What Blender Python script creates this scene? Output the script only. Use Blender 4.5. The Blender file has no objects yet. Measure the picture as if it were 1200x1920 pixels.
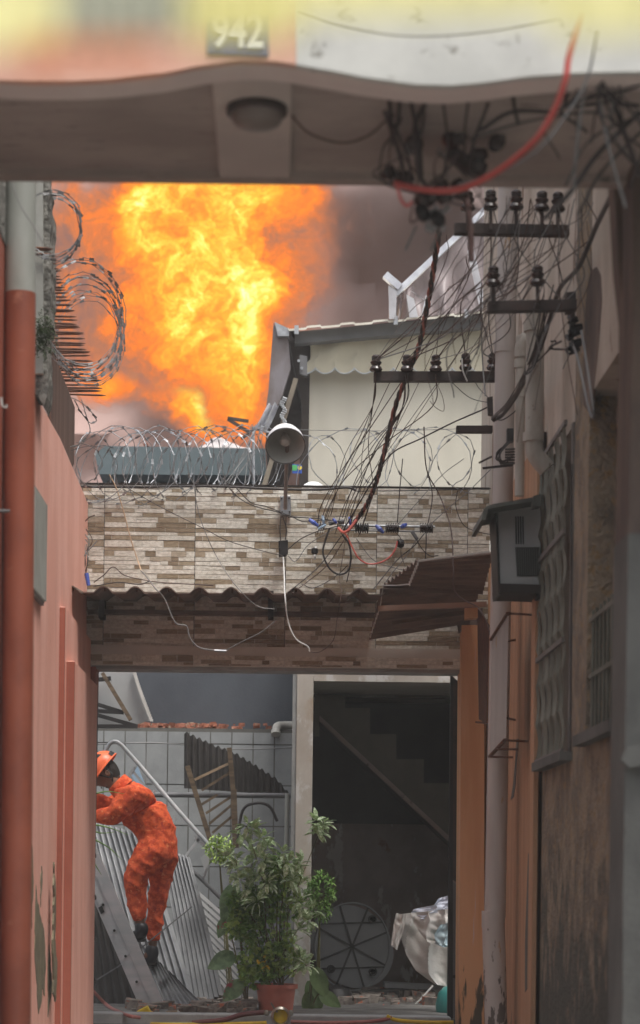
import bpy, bmesh, math, random
from mathutils import Vector, Matrix, noise
random.seed(7)
R = math.radians
sc = bpy.context.scene
C = sc.collection

# ------------------------------------------------------------------ camera
EYE = Vector((0.0, 0.0, 1.0))
F, CX, CY, ROLL = 4000.0, 520.0, 1640.0, R(0.7)
AR = Vector((math.cos(ROLL), 0, math.sin(ROLL)))
AU = Vector((-math.sin(ROLL), 0, math.cos(ROLL)))
AF = Vector((0, 1, 0))
cd = bpy.data.cameras.new('camera')
cam = bpy.data.objects.new('camera', cd); C.objects.link(cam)
m = Matrix((AR, AU, -AF)).transposed().to_4x4(); m.translation = EYE
cam.matrix_world = m
cd.sensor_fit = 'VERTICAL'; cd.sensor_height = 36.0; cd.sensor_width = 24.0
cd.lens = F / 1920 * 36.0
cd.shift_x = (600 - CX) / 1920; cd.shift_y = (CY - 960) / 1920
cd.clip_start = 0.2; cd.clip_end = 400
cd.dof.use_dof = True; cd.dof.focus_distance = 14.4; cd.dof.aperture_fstop = 2.5
sc.camera = cam
sc.render.resolution_x = 640; sc.render.resolution_y = 1024

# ------------------------------------------------------------------ light
SUN_EL, SUN_AZ = R(68), R(146)      # behind the camera, to its right
world = bpy.data.worlds.new('World'); sc.world = world; world.use_nodes = True
wn = world.node_tree.nodes; wl = world.node_tree.links
bg = wn['Background']
sky = wn.new('ShaderNodeTexSky'); sky.sky_type = 'NISHITA'; sky.sun_disc = False
sky.sun_elevation = SUN_EL; sky.sun_rotation = SUN_AZ
sky.air_density = 1.0; sky.dust_density = 6.0; sky.ozone_density = 0.6
hs = wn.new('ShaderNodeHueSaturation'); hs.inputs['Saturation'].default_value = 0.35
wl.new(sky.outputs[0], hs.inputs['Color']); wl.new(hs.outputs[0], bg.inputs[0])
bg.inputs[1].default_value = 0.15
sl = bpy.data.lights.new('sun', 'SUN'); sl.energy = 1.5; sl.angle = R(16); sl.color = (1, .97, .92)
so = bpy.data.objects.new('sun', sl); C.objects.link(so)
sdir = Vector((math.sin(SUN_AZ) * math.cos(SUN_EL), math.cos(SUN_AZ) * math.cos(SUN_EL), math.sin(SUN_EL)))
so.rotation_euler = sdir.to_track_quat('Z', 'Y').to_euler(); so.location = (0, -5, 20)
sc.view_settings.view_transform = 'Standard'; sc.view_settings.look = 'None'
sc.view_settings.gamma = 1; sc.view_settings.use_curve_mapping = False
sc.view_settings.exposure = 0.6
sc.cycles.use_denoising = True
sc.cycles.max_bounces = 6; sc.cycles.transparent_max_bounces = 24

# ------------------------------------------------------------------ mapping from a photo pixel at a distance to a place
def P(px, py, Y):
    return EYE + Y * ((px - CX) / F * AR + (CY - py) / F * AU + AF)
def PX(px, py, X):      # the point on the wall plane x = X
    d = (px - CX) / F * AR + (CY - py) / F * AU + AF
    return EYE + d * (X / d.x)
def PZ(px, py, z):      # the point on the level plane z
    d = (px - CX) / F * AR + (CY - py) / F * AU + AF
    return EYE + d * ((z - EYE.z) / d.z)

# ------------------------------------------------------------------ mesh builder
class MB:
    def __init__(s): s.v = []; s.f = []; s.c = None
    def add(s, vs, fs):
        n = len(s.v); s.v += [Vector(p) for p in vs]; s.f += [[n + i for i in f] for f in fs]; return s
    def box(s, x0, x1, y0, y1, z0, z1):
        return s.add([(x0,y0,z0),(x1,y0,z0),(x1,y1,z0),(x0,y1,z0),(x0,y0,z1),(x1,y0,z1),(x1,y1,z1),(x0,y1,z1)],
                     [(0,3,2,1),(4,5,6,7),(0,1,5,4),(1,2,6,5),(2,3,7,6),(3,0,4,7)])
    def prism(s, pts, ext):
        pts = [Vector(p) for p in pts]; ext = Vector(ext); n = len(pts)
        return s.add(pts + [p + ext for p in pts], [list(range(n - 1, -1, -1)), list(range(n, 2 * n))] +
                     [(i, (i + 1) % n, n + (i + 1) % n, n + i) for i in range(n)])
    def pp(s, pix, Y, t):           # outline in the photo at distance Y, pushed t away
        return s.prism([P(x, y, Y) for x, y in pix], (0, t, 0))
    def bar(s, a, b, w, h=None, up=(0, 0, 1)):
        a, b = Vector(a), Vector(b); h = h or w; d = (b - a).normalized(); up = Vector(up)
        if abs(d.dot(up)) > .95: up = Vector((0, 1, 0)) if abs(d.y) < .9 else Vector((1, 0, 0))
        sd = d.cross(up).normalized(); u = sd.cross(d).normalized()
        q = [a + sd * i * w / 2 + u * j * h / 2 for i, j in ((-1,-1),(1,-1),(1,1),(-1,1))]
        return s.prism(q, b - a)
    def tube(s, pts, r, n=6, cap=True):
        pts = [Vector(p) for p in pts]; k = len(pts); vs = []; fs = []
        t = (pts[1] - pts[0]).normalized()
        u = t.cross(Vector((.3, .2, 1))); u = u if u.length > .05 else t.cross(Vector((0, 1, 0))); u.normalize()
        for i, p in enumerate(pts):
            t = (pts[min(i + 1, k - 1)] - pts[max(i - 1, 0)])
            t = t.normalized() if t.length > 1e-9 else Vector((0, 0, 1))
            u = (u - t * u.dot(t))
            u = u.normalized() if u.length > 1e-6 else t.orthogonal().normalized()
            w = t.cross(u); rr = r[i] if isinstance(r, (list, tuple)) else r
            for j in range(n):
                a = 2 * math.pi * j / n; vs.append(p + rr * (math.cos(a) * u + math.sin(a) * w))
        for i in range(k - 1):
            for j in range(n):
                fs.append((i*n+j, i*n+(j+1) % n, (i+1)*n+(j+1) % n, (i+1)*n+j))
        if cap: fs += [list(range(n - 1, -1, -1)), list(range((k-1)*n, k*n))]
        return s.add(vs, fs)
    def lathe(s, o, prof, axis=(0, 0, 1), n=20, sx=1.0, cap=True):
        o = Vector(o); ax = Vector(axis).normalized(); u = ax.orthogonal().normalized(); w = ax.cross(u)
        if abs(ax.z) > .99: u = Vector((1, 0, 0)); w = Vector((0, 1, 0))
        vs = []; fs = []; k = len(prof)
        for r, h in prof:
            for j in range(n):
                a = 2 * math.pi * j / n; vs.append(o + ax * h + r * (math.cos(a) * u * sx + math.sin(a) * w))
        for i in range(k - 1):
            for j in range(n): fs.append((i*n+j, i*n+(j+1) % n, (i+1)*n+(j+1) % n, (i+1)*n+j))
        if cap and prof[0][0] > 1e-4: fs.append(list(range(n - 1, -1, -1)))
        if cap and prof[-1][0] > 1e-4: fs.append(list(range((k-1)*n, k*n)))
        return s.add(vs, fs)
    def grid(s, fn, nu, nv, th=None):       # fn(u, v) -> point ; th = thickness vector
        vs = [Vector(fn(i / nu, j / nv)) for j in range(nv + 1) for i in range(nu + 1)]
        W = nu + 1
        fs = [(j*W+i, j*W+i+1, (j+1)*W+i+1, (j+1)*W+i) for j in range(nv) for i in range(nu)]
        if th is not None:
            n = len(vs); th = Vector(th)
            vs2 = [p + th for p in vs]; f2 = [tuple(n + q for q in reversed(f)) for f in fs]
            rim = [i for i in range(W)] + [j*W+nu for j in range(1, nv+1)] + [nv*W+i for i in range(nu-1, -1, -1)] + [j*W for j in range(nv-1, 0, -1)]
            fs = fs + f2 + [(rim[(i+1) % len(rim)], rim[i], n+rim[i], n+rim[(i+1) % len(rim)]) for i in range(len(rim))]
            vs = vs + vs2
        return s.add(vs, fs)
    def build(s, name, mat, parent=None, smooth=False, loc=None, bevel=0):
        base = Vector(parent['_w']) if parent is not None else (Vector(loc) if loc is not None else (sum(s.v, Vector()) / max(1, len(s.v))))
        me = bpy.data.meshes.new(name)
        me.from_pydata([tuple(p - base) for p in s.v], [], s.f); me.update()
        o = bpy.data.objects.new(name, me); C.objects.link(o)
        if mat: me.materials.append(mat)
        bm = bmesh.new(); bm.from_mesh(me); bmesh.ops.recalc_face_normals(bm, faces=bm.faces)
        if s.c is None: bmesh.ops.remove_doubles(bm, verts=bm.verts, dist=1e-6)
        bm.to_mesh(me); bm.free()
        if smooth:
            for p in me.polygons: p.use_smooth = True
            try: me.set_sharp_from_angle(angle=R(40))
            except Exception: pass
        if bevel:
            b = o.modifiers.new('bevel', 'BEVEL'); b.width = bevel; b.segments = 2; b.limit_method = 'ANGLE'
        if parent is not None:
            o.parent = parent; o['_w'] = tuple(base)
        else:
            o.location = base; o['_w'] = tuple(base)
        return o

def tag(o, label, cat, group=None, kind=None):
    o['label'] = label; o['category'] = cat
    if group: o['group'] = group
    if kind: o['kind'] = kind
    return o
def thing(name, loc, label, cat, group=None):
    o = bpy.data.objects.new(name, None); o.empty_display_size = .1; C.objects.link(o)
    o.location = loc; o['_w'] = tuple(loc)
    return tag(o, label, cat, group)
def struct(o): o['kind'] = 'structure'; return o
def smooth_path(pts, n=8):
    pts = [Vector(p) for p in pts]
    if len(pts) < 3: return pts
    q = [2 * pts[0] - pts[1]] + pts + [2 * pts[-1] - pts[-2]]; out = []
    for i in range(1, len(q) - 2):
        a, b, c, d = q[i-1], q[i], q[i+1], q[i+2]
        for k in range(n):
            t = k / n
            out.append(.5 * ((2*b) + (c-a)*t + (2*a-5*b+4*c-d)*t*t + (3*b-a-3*c+d)*t**3))
    out.append(pts[-1]); return out

# ------------------------------------------------------------------ materials
MATS = {}
def nodes_of(name):
    m = bpy.data.materials.new(name); m.use_nodes = True
    return m, m.node_tree.nodes, m.node_tree.links, m.node_tree.nodes['Principled BSDF']
def mat(name, c1, c2=None, rough=.8, sc1=(3, 3, 3), bump=.15, bsc=40, metal=0, lo=.35, hi=.65,
        c3=None, sc3=(2, 2, .4), lo3=.55, hi3=.62, c4=None, sc4=(9, 9, 1.2), lo4=.6, hi4=.66, vcol=False, spec=.35, alpha=None, trans=0,
        zfade=None, zfade3=None, bdist=.01):
    m, N, L, B = nodes_of(name)
    geo = N.new('ShaderNodeNewGeometry')
    def nz(scale, detail=5, off=0.0, rgh=.6):
        mp = N.new('ShaderNodeMapping'); mp.inputs['Scale'].default_value = scale if not isinstance(scale, (int, float)) else (scale,)*3
        mp.inputs['Location'].default_value = (off, off*1.7, off*.6)
        t = N.new('ShaderNodeTexNoise'); t.inputs['Scale'].default_value = 1; t.inputs['Detail'].default_value = detail
        t.inputs['Roughness'].default_value = rgh
        L.new(geo.outputs['Position'], mp.inputs[0]); L.new(mp.outputs[0], t.inputs['Vector']); return t.outputs[0]
    def rng(src, lo_, hi_):
        r = N.new('ShaderNodeMapRange'); r.interpolation_type = 'SMOOTHSTEP'
        r.inputs[1].default_value = lo_; r.inputs[2].default_value = hi_; L.new(src, r.inputs[0]); return r.outputs[0]
    def mix(f, a, b):
        x = N.new('ShaderNodeMix'); x.data_type = 'RGBA'; L.new(f, x.inputs[0])
        for k, s_ in ((6, a), (7, b)):
            if isinstance(s_, tuple): x.inputs[k].default_value = (*s_, 1)
            else: L.new(s_, x.inputs[k])
        return x.outputs[2]
    def zmask(src, z0, z1):     # more of the stain below z1 than above it
        sp = N.new('ShaderNodeSeparateXYZ'); L.new(geo.outputs['Position'], sp.inputs[0])
        r = N.new('ShaderNodeMapRange'); r.inputs[1].default_value = z0; r.inputs[2].default_value = z1
        r.inputs[3].default_value = .16; r.inputs[4].default_value = -.22
        L.new(sp.outputs[2], r.inputs[0])
        a = N.new('ShaderNodeMath'); a.operation = 'ADD'; L.new(src, a.inputs[0]); L.new(r.outputs[0], a.inputs[1]); return a.outputs[0]
    c2 = c2 or tuple(x * .8 for x in c1)
    if vcol:
        at = N.new('ShaderNodeAttribute'); at.attribute_name = 'Col'
        dk = N.new('ShaderNodeMix'); dk.data_type = 'RGBA'; dk.blend_type = 'MULTIPLY'; dk.inputs[0].default_value = 1
        L.new(at.outputs['Color'], dk.inputs[6]); L.new(mix(rng(nz(sc1), lo, hi), c1, c2), dk.inputs[7]); col = dk.outputs[2]
    else:
        col = mix(rng(nz(sc1), lo, hi), c1, c2)
    if c3:
        s3 = nz(sc3, 7, 3.3, .65)
        if zfade3: s3 = zmask(s3, *zfade3)
        col = mix(rng(s3, lo3, hi3), col, c3)
    if c4:
        s4 = nz(sc4, 6, 8.1, .6)
        if zfade: s4 = zmask(s4, *zfade)
        col = mix(rng(s4, lo4, hi4), col, c4)
    L.new(col, B.inputs['Base Color']); B.inputs['Roughness'].default_value = rough; B.inputs['Metallic'].default_value = metal
    B.inputs['Specular IOR Level'].default_value = spec
    if bump:
        bp = N.new('ShaderNodeBump'); bp.inputs['Strength'].default_value = bump; bp.inputs['Distance'].default_value = bdist
        L.new(nz((bsc,)*3, 6, 1.1), bp.inputs['Height']); L.new(bp.outputs[0], B.inputs['Normal'])
    if alpha is not None: B.inputs['Alpha'].default_value = alpha
    if trans: B.inputs['Transmission Weight'].default_value = trans
    MATS[name] = m; return m

PINK = mat('pink_paint', (.87, .48, .39), (.79, .39, .30), sc1=(5, 5, 1.3), c3=(.66, .34, .28), sc3=(16, 16, .9), lo3=.52, hi3=.85, c4=(.40, .16, .12), sc4=(30, 30, 7), lo4=.66, hi4=.72, bump=.3, bsc=25, rough=.7)
REDP = mat('red_paint', (.36, .11, .07), (.28, .08, .05), sc1=(6, 6, 1.4), bump=.25, bsc=30, rough=.6)
REDPIPE = mat('red_pipe_paint', (.31, .092, .055), (.23, .068, .042), sc1=(5, 5, 3), c3=(.36, .14, .09), sc3=(6, 6, 8), lo3=.62, hi3=.7, bump=.15, rough=.45)
GREYPIPE = mat('grey_pipe_plastic', (.33, .34, .31), (.26, .27, .24), sc1=(4, 4, 2), rough=.5, bump=.05)
PLASTER = mat('rough_plaster', (.28, .27, .24), (.12, .115, .10), sc1=(22, 22, 16), lo=.42, hi=.58, bump=1.0, bsc=28, bdist=.04)
FLATPL = mat('grey_render', (.36, .36, .33), (.28, .28, .25), sc1=(2, 2, 2), c3=(.16, .15, .13), sc3=(20, 20, 1), lo3=.6, hi3=.7, bump=.2)
PEEL = mat('exposed_plaster', (.25, .215, .14), (.16, .14, .095), sc1=(18, 18, 8), bump=.8, bsc=50, bdist=.02)
PEELED = mat('plaster_edge', (.52, .40, .34), (.30, .2, .15), bump=.5)
WHITEW = mat('white_fascia', (.60, .60, .56), (.5, .5, .47), sc1=(3, 3, 3), c3=(.3, .29, .26), sc3=(14, 14, 16), lo3=.60, hi3=.66, bump=.1, rough=.85)
PEACH = mat('peach_fascia', (.66, .40, .31), (.60, .33, .24), sc1=(3, 3, 2), bump=.2)
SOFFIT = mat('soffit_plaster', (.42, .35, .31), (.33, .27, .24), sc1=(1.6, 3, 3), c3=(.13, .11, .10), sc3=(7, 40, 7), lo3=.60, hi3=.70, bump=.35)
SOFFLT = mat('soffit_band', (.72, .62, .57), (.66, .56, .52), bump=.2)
CLAD = mat('stone_print_tile', (1.06, 1.05, 1.03), (.72, .69, .64), sc1=(38, 38, 60), lo=.3, hi=.72, c4=(.19, .17, .13), sc4=(5, 5, 1.1), lo4=.70, hi4=.86, vcol=True, bump=.35, bsc=120, rough=.55)
GROUT = mat('tile_backing', (.72, .70, .64), (.64, .62, .56), rough=.7)
GROUTD = mat('tile_joint', (.16, .15, .13), (.10, .1, .09))
FIBRE = mat('fibre_cement', (.17, .12, .095), (.10, .07, .055), sc1=(5, 5, 5), bump=.3, c3=(.22, .17, .13), sc3=(18, 3, 3), lo3=.6, hi3=.7)
RUSTSHEET = mat('rusty_underside', (.21, .155, .125), (.13, .095, .075), sc1=(3, 14, 14), bump=.3, c3=(.28, .21, .17), sc3=(2, 20, 20), lo3=.6, hi3=.7)
SHEETEDGE = mat('pale_sheet_edge', (.62, .60, .57), (.45, .43, .40), bump=0)
ORANGE = mat('orange_paint', (.68, .40, .22), (.60, .32, .16), sc1=(9, 9, .7), c3=(.62, .50, .44), sc3=(14, 14, .8), lo3=.64, hi3=.70, c4=(.10, .085, .06), sc4=(14, 14, 2.2), lo4=.60, hi4=.66, zfade=(.0, .8), bump=.3, bsc=25)
TAN = mat('tan_paint', (.50, .29, .17), (.40, .225, .13), sc1=(12, 12, .7), c3=(.30, .15, .08), sc3=(18, 18, .5), lo3=.62, hi3=.72, c4=(.08, .07, .055), sc4=(10, 10, 1.6), lo4=.6, hi4=.68, zfade=(-.1, .6), bump=.3, bsc=25)
DIRT = mat('weathered_render', (.46, .36, .26), (.26, .215, .17), sc1=(6, 5, 4), lo=.4, hi=.6, c3=(.46, .31, .17), sc3=(24, 24, 17), lo3=.52, hi3=.62, c4=(.13, .125, .105), sc4=(9, 8, 5), lo4=.44, hi4=.66, zfade=(.45, 1.5), bump=1.0, bsc=32, bdist=.06)
BEIGE = mat('beige_render', (.58, .50, .42), (.44, .37, .30), sc1=(5, 3, 1.2), c3=(.24, .16, .115), sc3=(7, 4, 1.4), lo3=.58, hi3=.64, c4=(.5, .46, .42), sc4=(18, 14, 8), lo4=.66, hi4=.7, bump=.6, bsc=25)
CONC = mat('grey_concrete', (.15, .15, .14), (.095, .095, .09), sc1=(4, 4, 2), c3=(.08, .08, .075), sc3=(10, 10, 3), lo3=.63, hi3=.67, bump=.4)
DARKCOL = mat('dark_column_render', (.17, .12, .095), (.10, .075, .065), sc1=(8, 8, 2), bump=.5)
PVC = mat('grey_pvc', (.47, .42, .39), (.40, .35, .325), sc1=(6, 6, 1), rough=.45, bump=.04, c3=(.40, .27, .16), sc3=(8, 8, 2), lo3=.64, hi3=.68, c4=(.12, .10, .09), sc4=(22, 22, 7), lo4=.66, hi4=.7, zfade=(.2, 1.6))
PVCOLD = mat('old_pvc', (.45, .42, .37), (.34, .3, .26), sc1=(9, 9, 3), rough=.6, bump=.1, c3=(.17, .13, .1), sc3=(30, 30, 18), lo3=.64, hi3=.7)
IRON = mat('dark_iron', (.035, .028, .026), (.06, .04, .034), sc1=(12, 12, 12), rough=.7, bump=.2)
RUST = mat('rusty_steel', (.15, .065, .035), (.085, .04, .028), sc1=(25, 25, 25), rough=.85, bump=.3)
RUSTPANEL = mat('brown_rust_panel', (.15, .085, .06), (.10, .055, .04), sc1=(14, 14, .7), bump=.2, c3=(.2, .12, .09), sc3=(20, 20, .6), lo3=.6, hi3=.7)
PORC = mat('brown_porcelain', (.045, .024, .02), (.03, .018, .016), rough=.22, bump=0, spec=.6)
GALV = mat('galvanised_wire', (.42, .44, .46), (.30, .31, .33), sc1=(14, 14, 14), metal=.6, rough=.5, bump=0)
GALVD = mat('dull_razor_steel', (.20, .20, .20), (.13, .13, .13), sc1=(14, 14, 14), metal=.4, rough=.5, bump=0)
ALU = mat('brushed_aluminium', (.56, .54, .55), (.44, .46, .47), sc1=(3, 3, 12), metal=.35, rough=.45, bump=.05)
BLACKW = mat('black_cable', (.03, .026, .026), (.045, .035, .032), rough=.5, bump=0)
BROWNW = mat('brown_wire', (.085, .045, .035), (.06, .035, .03), rough=.6, bump=0)
WHITEC = mat('white_cable', (.62, .62, .6), (.55, .55, .53), rough=.5, bump=0)
GREYC = mat('grey_cable', (.22, .215, .21), (.16, .16, .16), rough=.5, bump=0)
REDC = mat('red_cable', (.46, .085, .07), (.38, .065, .055), rough=.45, bump=0)
PINKC = mat('coral_cable', (.72, .17, .13), (.6, .12, .1), rough=.45, bump=0)
TANC = mat('bare_copper_wire', (.55, .40, .26), (.42, .3, .2), rough=.5, bump=0)
BLUEP = mat('blue_plastic', (.08, .13, .48), (.06, .1, .38), rough=.4, bump=0)
PALEBLUE = mat('pale_blue_plastic', (.35, .48, .62), (.3, .42, .55), rough=.4, bump=0)
CREAM = mat('cream_canvas', (.56, .53, .45), (.52, .49, .41), sc1=(1.4, 1.4, .7), c3=(.48, .44, .35), sc3=(5, 5, .4), lo3=.62, hi3=.75, bump=.05, bsc=200, rough=.8)
CREAMD = mat('cream_valance', (.50, .46, .35), (.45, .41, .31), sc1=(2, 2, 1), bump=.05, bsc=200, rough=.8)
SCALLOP = mat('grey_scallop_trim', (.48, .50, .52), (.42, .44, .46), bump=0)
STEELP = mat('painted_steel', (.15, .15, .155), (.11, .11, .115), rough=.5, bump=.05)
GUTTER = mat('gutter_metal', (.23, .21, .22), (.15, .12, .11), sc1=(5, 5, 2), metal=.3, rough=.4, bump=.1)
BRIGHTM = mat('bright_foil_metal', (.68, .69, .72), (.5, .5, .54), sc1=(9, 9, 9), metal=.5, rough=.3, bump=.2)
ROOFCREAM = mat('cream_roof_sheet', (.72, .69, .60), (.62, .58, .5), bump=.05)
TEALROOF = mat('slate_green_paint', (.135, .17, .18), (.11, .145, .155), sc1=(3, 3, 3), bump=.15)
DARKIN = mat('dark_brown_recess', (.035, .026, .022), (.025, .02, .018), bump=.1)
DARKGREY = mat('dark_grey_wall', (.075, .085, .10), (.055, .062, .075), sc1=(2, 2, 1.4), bump=.2)
GTILE = mat('white_square_tile', (.30, .31, .31), (.25, .26, .26), sc1=(5, 5, 5), rough=.5, bump=.05)
GTJ = mat('tile_grout_dark', (.14, .135, .12), (.10, .095, .085))
MARBLE = mat('cream_marble', (.52, .48, .43), (.40, .35, .30), sc1=(5, 5, 3), lo=.3, hi=.75, c3=(.60, .585, .56), sc3=(8, 8, 5), lo3=.5, hi3=.62, c4=(.40, .31, .23), sc4=(4, 4, 3), lo4=.56, hi4=.70, rough=.3, bump=.03)
BROWNMARB = mat('brown_marble', (.30, .235, .20), (.20, .16, .14), sc1=(5, 5, 5), lo=.3, hi=.7, c3=(.44, .41, .38), sc3=(6, 6, 3), lo3=.58, hi3=.64, c4=(.16, .06, .04), sc4=(6, 6, 5), lo4=.64, hi4=.72, rough=.4, bump=.03)
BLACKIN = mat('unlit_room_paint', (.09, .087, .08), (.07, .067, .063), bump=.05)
STAIRM = mat('stair_plaster', (.18, .172, .14), (.14, .132, .11), sc1=(3, 3, 3), bump=.1)
FLOORM = mat('yard_paving', (.16, .155, .145), (.09, .085, .08), sc1=(6, 6, 6), bump=.5, rough=.8)
GROUNDM = mat('alley_concrete', (.18, .17, .155), (.11, .105, .095), sc1=(3, 3, 3), bump=.4)
KERBM = mat('pale_kerb', (.36, .37, .37), (.28, .29, .29), sc1=(6, 6, 6), bump=.3)
CORR = mat('dull_zinc_sheet', (.32, .325, .335), (.21, .215, .225), sc1=(4, 4, 4), metal=.35, rough=.42, bump=.08, c3=(.08, .08, .085), sc3=(5, 5, 3), lo3=.58, hi3=.72)
CORRD = mat('dark_corrugated_sheet', (.055, .05, .047), (.04, .036, .033), sc1=(4, 4, 4), bump=.15)
WOODD = mat('weathered_timber', (.15, .105, .065), (.08, .055, .035), sc1=(4, 4, 26), bump=.3)
WOODL = mat('pale_cut_timber', (.36, .27, .18), (.26, .18, .11), sc1=(4, 4, 20), bump=.2)
PINKWOOD = mat('pinkish_timber', (.42, .27, .20), (.32, .2, .145), sc1=(2, 12, 12), bump=.2)
LOUVRE = mat('white_louvre_paint', (.80, .80, .80), (.62, .62, .62), bump=.05)
TERRA = mat('terracotta_plastic', (.50, .16, .11), (.42, .13, .09), sc1=(6, 6, 6), rough=.5, bump=.05)
SOIL = mat('potting_soil', (.03, .022, .015), (.02, .015, .01), bump=.6)
LEAF = mat('green_leaf', (.42, .56, .14), (.24, .38, .08), sc1=(16, 16, 16), rough=.5, bump=0, trans=0)
LEAFD = mat('deep_green_leaf', (.22, .38, .08), (.12, .24, .05), sc1=(12, 12, 12), rough=.5, bump=0)
LEAFY = mat('lime_leaf', (.21, .28, .045), (.14, .22, .04), sc1=(14, 14, 14), rough=.5, bump=0)
LEAFV = mat('variegated_leaf', (.72, .82, .58), (.34, .48, .22), sc1=(60, 60, 60), lo=.42, hi=.55, rough=.45, bump=0)
CALAD = mat('caladium_leaf', (.22, .34, .17), (.12, .2, .1), sc1=(20, 20, 20), c3=(.35, .06, .08), sc3=(10, 10, 10), lo3=.6, hi3=.66, rough=.4, bump=0)
STEMM = mat('plant_stem', (.16, .15, .06), (.1, .09, .04), bump=0)
LAUNDRY = mat('off_white_cloth', (.68, .65, .61), (.60, .57, .54), sc1=(4, 4, 4), bump=.5, bsc=35, rough=1, spec=.05)
LAUNDRYB = mat('white_blue_cloth', (.70, .72, .80), (.58, .61, .70), sc1=(9, 9, 9), bump=.1, rough=.9)
AQUA = mat('aqua_cloth', (.45, .58, .62), (.35, .45, .5), sc1=(25, 25, 25), bump=.1)
PLATE = mat('grey_plastic_panel', (.36, .365, .365), (.30, .305, .305), bump=.05, rough=.5)
PLATED = mat('panel_rib', (.12, .12, .11), (.09, .09, .085), bump=.05)
TEAL = mat('teal_plastic', (.06, .34, .31), (.05, .28, .26), rough=.3, bump=0)
YELLOW = mat('yellow_plastic', (.72, .52, .03), (.6, .42, .03), rough=.5, bump=.05)
ORRAG = mat('orange_fabric', (.75, .13, .03), (.6, .1, .03), rough=.8, bump=.2)
HOSEP = mat('pink_hose_rubber', (.38, .15, .13), (.3, .11, .1), rough=.5, bump=.05)
HOSER = mat('dark_red_hose', (.14, .035, .03), (.1, .025, .025), rough=.5, bump=.2, bsc=150)
BRASS = mat('coupling_metal', (.35, .33, .30), (.25, .22, .18), metal=.8, rough=.3, bump=.05)
RUBBLE = mat('broken_masonry', (.24, .21, .18), (.12, .10, .09), sc1=(25, 25, 25), c3=(.38, .12, .06), sc3=(10, 10, 10), lo3=.58, hi3=.6, bump=.6)
BRICKRUB = mat('broken_red_brick', (.36, .13, .075), (.22, .08, .05), sc1=(20, 20, 20), c3=(.33, .27, .2), sc3=(12, 12, 12), lo3=.58, hi3=.62, bump=.6)
ACM = mat('air_conditioner_enamel', (.46, .48, .48), (.4, .42, .42), sc1=(4, 4, 4), c3=(.2, .17, .13), sc3=(12, 12, 6), lo3=.64, hi3=.72, rough=.5, bump=.05)
ACROOF = mat('grey_green_sheet', (.13, .14, .125), (.10, .11, .1), bump=.1)
BLACKP = mat('black_plastic', (.015, .015, .015), (.022, .02, .02), rough=.5, bump=0)
GRILLE = mat('pale_green_grey_bars', (.20, .20, .165), (.11, .11, .085), sc1=(8, 8, 2), bump=.1)
GLASSD = mat('dusty_dark_glass', (.06, .065, .06), (.04, .045, .045), rough=.3, bump=0)
LAMPW = mat('white_enamel', (.72, .73, .74), (.62, .63, .63), rough=.35, bump=.02)
LAMPIN = mat('lamp_reflector', (.50, .52, .49), (.40, .42, .39), rough=.3, bump=0)
BULBM = mat('frosted_bulb', (.45, .46, .43), (.4, .41, .39), rough=.3, bump=0)
LAMPGL = mat('dusty_lamp_glass', (.20, .165, .145), (.15, .12, .105), rough=.35, bump=0)
VENTM = mat('aluminium_louvre', (.20, .185, .175), (.14, .13, .12), rough=.5, bump=.1)
NAVY = mat('navy_enamel', (.07, .08, .20), (.06, .07, .17), rough=.3, bump=0)
WHITEE = mat('white_number_enamel', (.72, .74, .72), (.66, .68, .66), rough=.3, bump=0)
YCANV = mat('pale_yellow_canvas', (.80, .76, .38), (.74, .70, .35), bump=0)
GCANV = mat('sage_canvas', (.46, .47, .38), (.42, .43, .35), bump=0)
OCANV = mat('rust_canvas_hem', (.62, .22, .10), (.55, .18, .08), bump=0)
SKIN = mat('brown_skin', (.20, .10, .065), (.16, .08, .05), sc1=(20, 20, 20), rough=.5, bump=.05)
HAIR = mat('short_black_hair', (.015, .012, .01), (.02, .016, .013), bump=.4, bsc=200)
HELM = mat('orange_helmet_shell', (.85, .17, .06), (.78, .14, .05), rough=.35, bump=0)
BOOT = mat('black_leather', (.018, .018, .022), (.03, .03, .036), rough=.35, bump=.1)
SUIT = mat('orange_camouflage_cloth', (.74, .135, .05), (.54, .072, .03), sc1=(24, 24, 30), lo=.42, hi=.58, c3=(.44, .06, .04), sc3=(34, 34, 26), lo3=.58, hi3=.63, c4=(.80, .25, .11), sc4=(30, 30, 34), lo4=.61, hi4=.66, rough=.95, spec=.1, bump=.5, bsc=14, bdist=.015)
PATCHM = mat('ochre_shoulder_patch', (.62, .24, .03), (.5, .18, .03), bump=.1)
STICK = mat('pale_sticker', (.5, .5, .5), (.45, .45, .45), bump=0)
DISH = mat('white_dome_plastic', (.78, .79, .79), (.74, .75, .75), rough=.4, bump=0)
SIGNB = mat('sign_blue', (.05, .12, .5), (.04, .1, .42), bump=0)
SIGNG = mat('sign_green', (.08, .4, .12), (.07, .34, .1), bump=0)
SIGNY = mat('sign_yellow', (.75, .6, .06), (.7, .55, .06), bump=0)
MOSS = mat('wall_moss', (.05, .075, .02), (.03, .045, .015), bump=0)
WHITEPVC = mat('white_pvc', (.55, .54, .5), (.45, .44, .4), rough=.4, bump=0)
def mat_film(name):
    m, N, L, B = nodes_of(name)
    B.inputs['Base Color'].default_value = (.42, .36, .36, 1); B.inputs['Roughness'].default_value = .25
    B.inputs['Alpha'].default_value = .5
    return m
FILM = mat_film('clear_plastic_film')

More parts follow.
